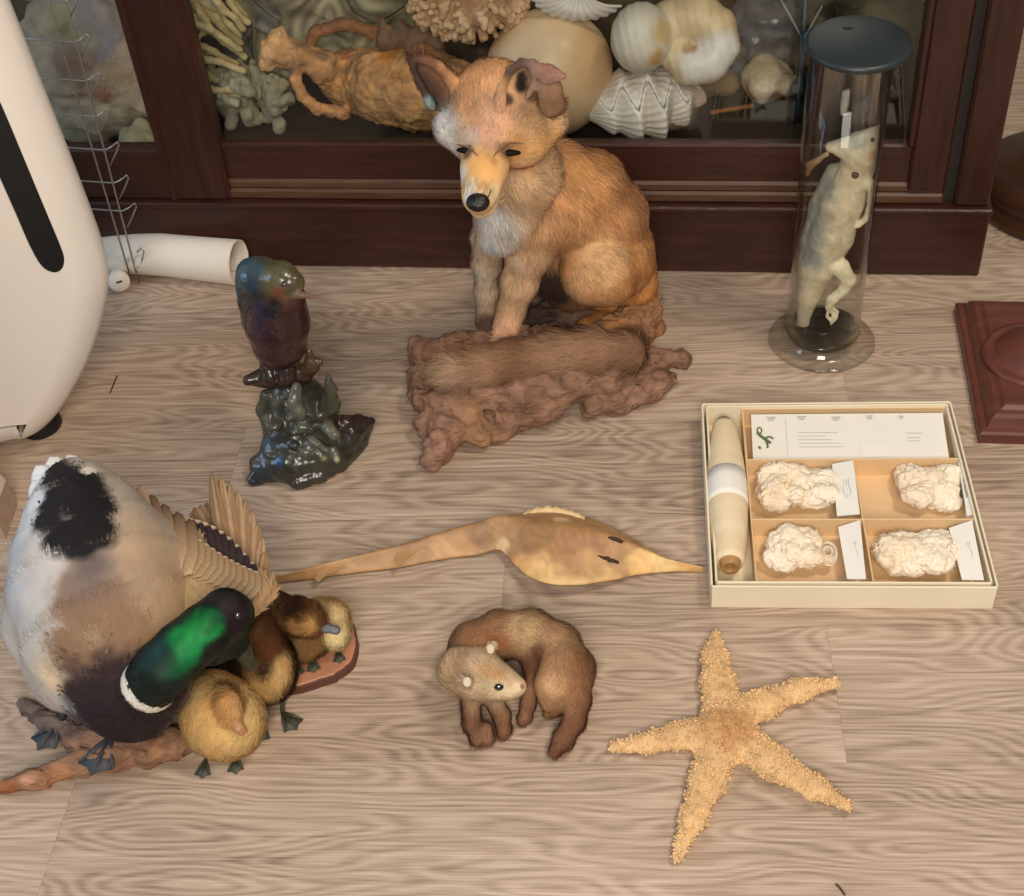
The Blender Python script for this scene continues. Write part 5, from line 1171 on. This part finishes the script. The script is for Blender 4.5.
fd = flowpx([(140, 700, 130, 660, .15), (120, 650, 110, 600, .2), (110, 600, 95, 550, .22), (90, 550, 75, 500, .24), (60, 600, 50, 550, .16), (50, 660, 35, 610, .12), (150, 600, 140, 550, .17), (75, 500, 60, 465, .24), (100, 720, 80, 690, .08), (170, 690, 150, 650, .16)], z=.18)
def redmask(X): x, y, _ = proj(X); return 1.*(y > 0)
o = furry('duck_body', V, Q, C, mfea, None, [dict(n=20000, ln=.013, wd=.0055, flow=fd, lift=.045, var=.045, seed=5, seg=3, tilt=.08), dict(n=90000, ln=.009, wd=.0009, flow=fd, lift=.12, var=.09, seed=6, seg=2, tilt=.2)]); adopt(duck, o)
DV = V
# head and neck, collar
B = Blob(.010)
B.chain(cz((150, 684, .165, 29), (164, 668, .19, 28), (184, 648, .205, 27), (206, 630, .21, 26), (226, 615, .205, 25), (234, 614, .195, 20)), (20, 92, 44))
B.chain(cz((228, 630, .185, 19), (238, 642, .165, 11)), (16, 20, 14), k=.008)
B.chain(cz((212, 648, .175, 18), (226, 644, .17, 16)), (16, 20, 14), k=.010)
V, Q = B.mesh(.0026); C = B.colors(V)
C[:] = lin((14, 26, 20))
C = paint(V, C, [(205, 622, .020, (12, 116, 52)), (190, 640, .022, (10, 132, 60)), (175, 655, .018, (8, 110, 52)), (180, 668, .014, (6, 84, 42)), (212, 610, .012, (10, 84, 44), .8), (222, 612, .010, (10, 70, 40), .7), (195, 652, .014, (8, 120, 60), .8), (168, 672, .012, (6, 60, 36), .7), (155, 648, .02, (10, 44, 36)), (240, 608, .018, (34, 20, 30)), (225, 594, .014, (36, 30, 28)), (242, 628, .014, (24, 14, 20)), (215, 655, .014, (12, 16, 14)), (228, 645, .012, (14, 14, 14))], soft=.9)
C = np.clip(C*(1+.35*fbm(V*np.array([1, .5, 1]), 130, 2))[:, None], .001, 1)
fh = flowpx([(235, 620, 210, 625, .22), (210, 625, 180, 650, .22), (180, 650, 150, 690, .2)], z=.2)
# white collar ring
pc0, pc1 = P(153, 680, .165), P(178, 655, .205); axn = (pc1-pc0)/np.linalg.norm(pc1-pc0)
s_ = (V-pc0) @ axn+.0035*fbm(V, 120, 2); ring = (s_ > -.010) & (s_ < .004)
for (a, b_, cc_) in ((-.5, -.010, (48, 30, 30)), (-.010, .0035, (226, 218, 204))): C[(s_ > a) & (s_ <= b_)] = lin(cc_)
o = furry('duck_head', V, Q, C, mgreen, None, [dict(n=26000, ln=.006, wd=.0010, flow=fh, lift=.16, var=.16, seed=7, seg=2)]); adopt(duck, o)
HV = V
ball('eye', V, 240, 615, .0042, meye, duck, (1, 1, .6), .0)
B = Blob(.004); B.chain(cz((238, 638, .165, 8), (244, 652, .145, 9), (250, 664, .125, 8.5)), (44, 44, 24), sq=((.6, .3, -.7), .7)); V, Q = B.mesh(.0016); o = link('bill', V, Q, mat('bill_horn', (46, 46, 28), .35), col=B.colors(V)); adopt(duck, o)
# feathers
def feather(base, tip, w, nrm_, c1, c2, droop=.004, edge=None, nu=14, nv=7, round_=.8, tipc=None, rachis=False, cam_=.10):
    base = np.array(base); tip = np.array(tip); a = tip-base; L = np.linalg.norm(a); a /= L; s = np.cross(nrm_, a); s /= np.linalg.norm(s); n_ = np.cross(a, s); V = []; Cc = []
    for i in range(nu):
        u = i/(nu-1); ww = w*(min(1, .35+2.2*u))*(max(0, 1-u**(5 if round_ > .5 else 2.4)))**.5+.0002
        for j in range(nv):
            t = j/(nv-1)*2-1; V.append(base+a*L*u+s*ww*t+n_*(-cam_*ww*t*t-droop*u*u+.0009*(1-abs(t)))); c = lin(c1)*(1-u)+lin(c2)*u
            if edge is not None and abs(t) > .62: c = lin(edge)
            if abs(t) < .1 and rachis: c = c*.5+lin((206, 180, 140))*.5
            if tipc is not None and u > .86: c = lin(tipc)
            Cc.append(c*(1+.08*math.sin(40*u+6*t)))
    Fc = [[i*nv+j, i*nv+j+1, (i+1)*nv+j+1, (i+1)*nv+j] for i in range(nu-1) for j in range(nv-1)]
    return np.array(V), Fc, np.array(Cc)
def feathers(name, specs, par):
    for sp__ in specs:
        V, Fc, Cc = feather(**sp__); o = link(name, V, Fc, mfea, col=Cc); md = o.modifiers.new('t', 'SOLIDIFY'); md.thickness = .0006; adopt(par, o)
wing = thing('wing', None, None, tuple(P(235, 600, .15))); del_keys(wing); wing.location = P(200, 590, .15)
B = Blob(.010)
B.chain(cz((148, 540, .172, 32), (172, 565, .168, 36), (205, 590, .160, 26)), (182, 156, 124), k=.015, sq=((0, -.25, 1), .45))
B.chain(cz((165, 600, .165, 36), (200, 605, .16, 36), (235, 600, .155, 22), (258, 592, .15, 11)), (186, 154, 114), k=.012, sq=((0, -.25, 1), .45))
B.chain(cz((215, 588, .158, 20), (240, 592, .152, 16), (258, 592, .148, 12)), (176, 140, 100), k=.012, sq=((0, -.25, 1), .4))
V, Q = B.mesh(.0032); C = B.colors(V)
C = paint(V, C, [(185, 520, .03, (112, 80, 58)), (165, 505, .025, (130, 96, 72)), (150, 500, .02, (170, 140, 116)), (180, 560, .03, (172, 148, 114)), (200, 590, .03, (166, 140, 104)), (215, 570, .025, (164, 138, 104)), (240, 585, .02, (150, 116, 84)), (235, 600, .02, (150, 114, 80)), (258, 590, .015, (176, 146, 116)), (205, 545, .014, (150, 118, 84), .7), (190, 600, .03, (172, 144, 102), .5)])
C = np.clip(C*(1+.12*fbm(V, 60, 3))[:, None], .003, 1)
fwg = flowpx([(170, 600, 160, 550), (230, 600, 215, 560), (250, 590, 240, 555), (150, 560, 150, 500), (200, 590, 190, 530)], z=.17)
o = furry('wing_coverts', V, Q, C, mfea, None, [dict(n=4500, ln=.018, wd=.0062, flow=fwg, lift=.03, var=.05, seed=11, seg=3, tilt=.08), dict(n=26000, ln=.008, wd=.0009, flow=fwg, lift=.12, var=.10, seed=12, seg=2)]); adopt(duck, o)
up_ = np.array([-.1, -.45, .9])
sp1 = []
for i in range(9):                                       # dark speculum
    u = i/8; bx_ = 196+u*52; by_ = 560+u*30; tx_ = 186+u*62; ty_ = 517+u*44-10*math.sin(math.pi*u)
    sp1.append(dict(base=P(bx_, by_, .180-.012*u), tip=P(tx_, ty_, .186-.014*u), w=.0115, nrm_=up_, c1=(70, 54, 52), c2=(44, 34, 38), tipc=(216, 192, 160), droop=.002))
feathers('speculum_feather', sp1, duck)
sp2 = []
for i in range(10):                                      # white bar in front of it
    u = i/9; bx_ = 190+u*56; by_ = 575+u*26; tx_ = 194+u*56; ty_ = 533+u*32+3*math.sin(3.1*u)
    sp2.append(dict(base=P(bx_, by_, .188-.012*u), tip=P(tx_, ty_+5, .190-.012*u), cam_=.02, w=.016, nrm_=up_, c1=(168, 142, 108), c2=(152, 124, 92), tipc=(222, 198, 166), droop=.001))
feathers('covert_feather', sp2, duck)
sp3 = []
tips = [(212, 473), (221, 477), (230, 483), (238, 491), (246, 500), (252, 511), (258, 524), (262, 538), (265, 553), (267, 570)]
for i, (x, y) in enumerate(tips):
    u = i/9; sp3.append(dict(base=P(226+u*34, 570+u*24, .150-.012*u), tip=P(x, y, .168-.02*u+.01*(1-u)), w=.0105, nrm_=up_, c1=(170, 132, 96), c2=(134, 104, 78) if i else (92, 78, 58), edge=(176, 146, 112) if i % 2 else (150, 116, 84), droop=-.002, round_=0, rachis=True))
for i in range(6):
    u = i/5; sp3.append(dict(base=P(206+u*30, 552+u*22, .150), tip=P(194+u*30, 505-u*12+3, .152), w=.0115, nrm_=up_, c1=(160, 124, 92), c2=(136, 106, 82), edge=(166, 136, 106), droop=0))
feathers('flight_feather', sp3, duck)
sp4 = []
for (bx_, by_, tx_, ty_, w_, c_) in ((56, 520, 32, 482, .016, (214, 214, 212)), (58, 514, 36, 466, .017, (220, 218, 214)), (66, 510, 50, 457, .018, (224, 218, 208)), (76, 508, 68, 455, .018, (226, 218, 204)), (86, 512, 86, 461, .018, (218, 206, 188)), (94, 518, 100, 474, .016, (204, 188, 166))):
    sp4.append(dict(base=P(bx_, by_, .200), tip=P(tx_, ty_, .214), w=w_, nrm_=np.array([0, -.6, .8]), c1=c_, c2=c_, droop=.0))
feathers('tail_feather', sp4, duck)
sp5 = []
for (bx_, by_, tx_, ty_, z0, z1) in ((40, 690, 10, 600, .10, .13), (34, 680, 8, 575, .10, .13), (30, 660, 10, 560, .11, .14), (28, 640, 14, 545, .12, .15)):
    sp5.append(dict(base=P(bx_, by_, z0), tip=P(tx_, ty_, z1), w=.012, nrm_=np.array([-.8, -.3, .5]), c1=(128, 122, 120), c2=(112, 108, 108), droop=0))
feathers('folded_wing_feather', sp5, duck)
sp6 = []
for (bx_, by_, tx_, ty_) in ((150, 560, 138, 484), (158, 560, 150, 494), (168, 565, 162, 503), (178, 570, 176, 511), (188, 575, 188, 518), (140, 555, 126, 482)):
    sp6.append(dict(base=P(bx_, by_, .190), tip=P(tx_, ty_, .195), w=.012, nrm_=up_, c1=(190, 160, 124), c2=(92, 66, 50) if bx_ > 152 else (170, 140, 114), droop=.002))
feathers('scapular_feather', sp6, duck)
mft = mat('dark_web', (62, 62, 66), .55, var=.2, vscale=40, bump=.4, bscale=120)
def webfoot(px, py, z, ang, L, par, m, leg_to=None, nm='foot'):
    b = MB(); c = P(px, py, z); toes = []
    for k_ in (-.5, 0, .5): a_ = ang+k_; toes.append(c+np.array([math.cos(a_), math.sin(a_), 0])*L*(1.05 if k_ == 0 else .92)+[0, 0, -.0])
    for t_ in toes: tube(b, [c+[0, 0, .003], (c+t_)/2+[0, 0, .003], t_+[0, 0, .0012]], [L*.07, L*.06, L*.025], 8)
    top_ = [c+[0, 0, .003], toes[0]+[0, 0, .0015], (toes[0]+toes[1])/2*.92+c*.08+[0, 0, .001], toes[1]+[0, 0, .0015], (toes[1]+toes[2])/2*.92+c*.08+[0, 0, .001], toes[2]+[0, 0, .0015]]
    b.add(top_+[p-[0, 0, .0012] for p in top_], [[0, 1, 2, 3], [0, 3, 4, 5], [9, 8, 7, 6], [11, 10, 9, 6]]+[[i, 6+i, 6+(i+1) % 6, (i+1) % 6] for i in range(6)])
    if leg_to is not None: tube(b, [c+[0, 0, .003], (c+leg_to)/2+[.001, .001, 0], leg_to], [L*.10, L*.09, L*.12], 8)
    o = b.build(nm, m, smooth=True); adopt(par, o)
webfoot(62, 722, .012, -1.9, .042, duck, mft, P(74, 690, .085)); webfoot(112, 738, .030, -1.7, .05, duck, mft, P(118, 715, .085))
del wing
bpy.data.objects.remove(bpy.data.objects['wing'])
wd_ = [
 (cz((3, 787, .010, 8), (40, 778, .013, 11), (80, 764, .015, 14), (120, 754, .018, 14), (150, 748, .022, 15), (172, 744, .024, 16)), (172, 116, 80)),
 (cz((150, 752, .02, 12), (152, 760, .01, 8)), (166, 112, 76)), (cz((170, 738, .02, 14), (190, 738, .018, 13), (200, 728, .02, 12)), (140, 98, 74)),
 (cz((75, 742, .02, 14), (110, 735, .022, 17), (150, 720, .022, 18), (200, 705, .02, 16)), (104, 74, 58)),
 (cz((24, 704, .008, 6), (48, 722, .01, 10), (80, 738, .014, 12)), (84, 80, 84)),
]
wood('driftwood', wd_, 'reddish driftwood branch under the mallard reaching to the left edge', spots=[(60, 785, .02, (172, 118, 80), .6), (10, 790, .012, (150, 96, 66)), (140, 735, .02, (110, 78, 60), .7), (155, 757, .008, (176, 128, 88), .6), (25, 778, .01, (190, 140, 112))], seed=11, amp=.004, k=.010)
# slab of wood with bark rim, lower part carries ducklings
sl_ = thing('wood_slab', 'rounded reddish wood slab with dark rim under the ducklings right of the mallard', 'slab', tuple(P(310, 655)))
ol = spline(np.array([[250, 640], [278, 612], [310, 600], [336, 604], [353, 622], [358, 645], [350, 664], [330, 677], [300, 686], [268, 690], [246, 672], [250, 640]]), 64)[:-1]
def slabmesh(ins, z0, z1, m, nm, top_inset=.002):
    V = []; c = np.array([300., 648.])
    for z, k_ in ((z0, 1), (z0+(z1-z0)*.3, 1), (z1-.001, 1), (z1, 1-top_inset*10)):
        for x, y in ol: q = P(c[0]+(x-c[0])*ins*k_, c[1]+(y-c[1])*ins*k_, .014); V.append([q[0]+.001*math.sin(x*.7), q[1]+.001*math.cos(y*.6), z])
    n = len(ol); Fc = [[i*n+j, (i+1)*n+j, (i+1)*n+(j+1) % n, i*n+(j+1) % n] for i in range(3) for j in range(n)]+[[3*n+j for j in range(n)][::-1], list(range(n))]
    o = link(nm, V, Fc, m, smooth=False); adopt(sl_, o)
slabmesh(1.0, .0005, .0135, mat('bark_rim', (92, 56, 44), .8, var=.25, bump=.5), 'bark_rim'); slabmesh(.965, .010, .016, mat('red_wood_slice', (184, 128, 98), .55, var=.14, vscale=16, bump=.2), 'cut_face')
# ducklings
mdn = mat('duckling_down', vcol=True, rough=.9, spec=.1)
mbill = mat('grey_bill', (92, 92, 98), .4); mfoot = mat('olive_web', (70, 70, 54), .55, var=.15, vscale=40)
def duckling(lab, chains, spots, flow, seed, eyes, bill, feet, n=26000, ln=.011, fm=None, bm=None):
    d = thing('duckling', lab, 'duckling', tuple(chains[0][0][0][0])); d.location = (chains[0][0][0][0][0], chains[0][0][0][0][1], 0)
    B = Blob(.010)
    for c in chains: B.chain(c[0], c[1], k=c[2] if len(c) > 2 else None)
    V, Q = B.mesh(.0024, zmin=.004); C = paint(V, B.colors(V, .005), spots, soft=.8); C = np.clip(C*(1+.12*fbm(V, 70, 3, seed))[:, None], .003, 1)
    o = furry('duckling_body', V, Q, C, mdn, None, [dict(n=n, ln=ln, wd=.0006, flow=flow, lift=1.0, var=.20, seed=seed, tilt=.9)]); adopt(d, o)
    for e in eyes: ball('eye', V, *e, .0026, meye, d, (1, 1, .7), .0008)
    if bill is not None:
        Bb = Blob(.003); Bb.chain(bill, (90, 90, 96), sq=((0, -.3, 1), .7)); v, q = Bb.mesh(.0011); o = link('bill', v, q, bm or mbill, col=Bb.colors(v)); adopt(d, o)
    for f_ in feet: webfoot(f_[0], f_[1], f_[2], f_[3], f_[4], d, fm or mfoot, f_[5])
    return d
yl = (232, 198, 140)
duckling('fluffy plain yellow duckling with head tucked, below the mallard head', [(cz((212, 704, .045, 30), (222, 716, .043, 37), (228, 722, .042, 34)), yl), (cz((226, 695, .080, 10), (229, 703, .082, 11.5), (231, 713, .078, 10)), (218, 178, 122), .006)],
 [(212, 705, .02, (190, 140, 88), .8), (216, 718, .012, (186, 136, 84), .8), (228, 694, .012, (212, 164, 108), .9), (228, 708, .009, (196, 146, 92), .9), (236, 725, .010, (196, 146, 90), .9), (255, 720, .02, (236, 200, 134), .8), (215, 745, .03, (232, 190, 120), .7), (195, 720, .03, (226, 184, 120), .7), (225, 748, .012, (210, 172, 128), .6)],
 flowpx([(215, 690, 200, 700, .07), (200, 700, 188, 720, .05), (230, 735, 225, 752, .03), (250, 710, 256, 735, .05), (230, 695, 222, 705, .09), (245, 700, 258, 715, .05)], z=.05), 31, [(224, 712)], cz((233, 720, .078, 5), (238, 727, .072, 5.5), (242, 731, .066, 5)), [(206, 762, .0, -1.5, .022, P(208, 745, .02)), (236, 758, .0, -1.3, .022, P(234, 745, .02))], bm=mat('horn_bill', (170, 124, 84), .4), n=46000, ln=.010)
duckling('dark brown duckling with yellowish breast standing beside the yellow duckling', [(cz((252, 625, .075, 26), (256, 645, .068, 28), (264, 664, .058, 27), (268, 676, .048, 25)), (84, 56, 36)), (cz((222, 660, .04, 24), (240, 676, .04, 22)), (40, 30, 24))],
 [(270, 680, .028, (210, 172, 112)), (285, 665, .018, (214, 178, 120)), (260, 690, .018, (184, 146, 92)), (256, 640, .03, (92, 56, 34)), (262, 655, .014, (44, 30, 24)), (252, 662, .014, (140, 104, 62), .7), (270, 640, .016, (104, 64, 40)), (247, 620, .02, (110, 80, 48)), (266, 663, .010, (58, 40, 30), .9), (225, 665, .03, (34, 26, 22)), (240, 690, .014, (120, 90, 54), .6)],
 flowpx([(255, 620, 255, 650, .1), (265, 660, 268, 690, .06), (240, 650, 235, 675, .06), (285, 660, 288, 685, .05)], z=.07), 32, [(266, 668)], None, [(263, 722, .0, -1.5, .030, P(262, 700, .02)), (283, 714, .0, -.75, .030, P(279, 697, .02))], n=30000, fm=mat('dark_olive_web', (58, 58, 44), .55, var=.2, vscale=40))
duckling('brown duckling with dark cap and grey bill pointing right over the slab', [(cz((292, 634, .045, 20), (304, 639, .045, 18), (314, 638, .042, 14)), (140, 104, 66)), (cz((276, 612, .07, 17), (290, 620, .075, 19)), (90, 62, 38)), (cz((298, 616, .092, 16), (308, 620, .094, 14), (315, 625, .092, 9)), (110, 74, 44), .006)],
 [(298, 602, .014, (58, 36, 24)), (306, 608, .008, (64, 40, 26)), (292, 612, .012, (50, 32, 24)), (312, 632, .008, (196, 152, 92)), (300, 633, .010, (170, 126, 76)), (310, 618, .005, (150, 108, 64)), (303, 624, .004, (60, 40, 26)), (316, 644, .016, (164, 124, 76), .8), (300, 648, .015, (132, 100, 68), .7), (275, 605, .02, (112, 82, 52)), (285, 645, .012, (90, 64, 40), .8)],
 flowpx([(312, 622, 295, 612, .1), (295, 612, 275, 610, .08), (300, 640, 295, 660, .05), (318, 645, 318, 662, .05)], z=.07), 33, [(311, 617)], cz((317, 626, .092, 5), (326, 628, .088, 4.5), (336, 630, .084, 5)), [(296, 664, .016, -1.2, .02, P(298, 648, .03)), (312, 660, .016, -1.2, .02, P(312, 646, .03))])
duckling('pale yellow duckling behind the brown duckling at the far edge of the slab', [(cz((333, 622, .05, 14), (334, 632, .045, 14)), (232, 206, 156)), (cz((322, 612, .06, 12), (331, 614, .06, 13)), (226, 198, 146))],
 [(325, 604, .01, (190, 156, 108), .7), (342, 640, .02, (238, 214, 166), .6)], flowpx([(335, 610, 345, 640, .06), (325, 610, 318, 630, .06)], z=.05), 34, [], None, [(338, 652, .016, -1.2, .018, P(337, 640, .03))], n=16000)
# ================================================================ CAMERA, LIGHT
cam = bpy.data.cameras.new('camera'); co = bpy.data.objects.new('camera', cam); COL.objects.link(co)
cam.sensor_fit = 'HORIZONTAL'; cam.sensor_width = 36; cam.lens = F/1024*36; cam.clip_start = .05
from mathutils import Matrix
M = Matrix.Identity(4)
for i in range(3): M[i][0] = WM[i][0]; M[i][1] = -WM[i][1]; M[i][2] = -WM[i][2]; M[i][3] = EYE[i]
co.matrix_world = M; bpy.context.scene.camera = co
def area(name, loc, tgt, size, power, col, sy=None):
    l = bpy.data.lights.new(name, 'AREA'); l.energy = power; l.color = col; l.shape = 'RECTANGLE'; l.size = size; l.size_y = sy or size
    o = bpy.data.objects.new(name, l); COL.objects.link(o); o.location = loc
    o.rotation_euler = (Vector(tgt)-Vector(loc)).to_track_quat('-Z', 'Y').to_euler(); return o
area('ceiling_lamp', (1.0, 1.1, 2.6), (.0, 1.2, 0), .42, 29, (1, .86, .70))
area('front_fill', (.15, -1.0, 1.95), (0, 1.7, .25), 1.0, 66, (1, .90, .78))  # fill light added behind the camera to brighten the cabinet interior
area('window_daylight', (-3.2, .4, 1.5), (0, 1.3, 0), 1.3, 34, (.50, .72, 1.0))
w = bpy.data.worlds.new('room'); bpy.context.scene.world = w; w.use_nodes = True
w.node_tree.nodes['Background'].inputs[0].default_value = (.80, .88, 1, 1); w.node_tree.nodes['Background'].inputs[1].default_value = .30
s = bpy.context.scene; s.view_settings.view_transform = 'Standard'; s.view_settings.look = 'None'; s.view_settings.gamma = 1; s.view_settings.use_curve_mapping = False
s.view_settings.exposure = -.10
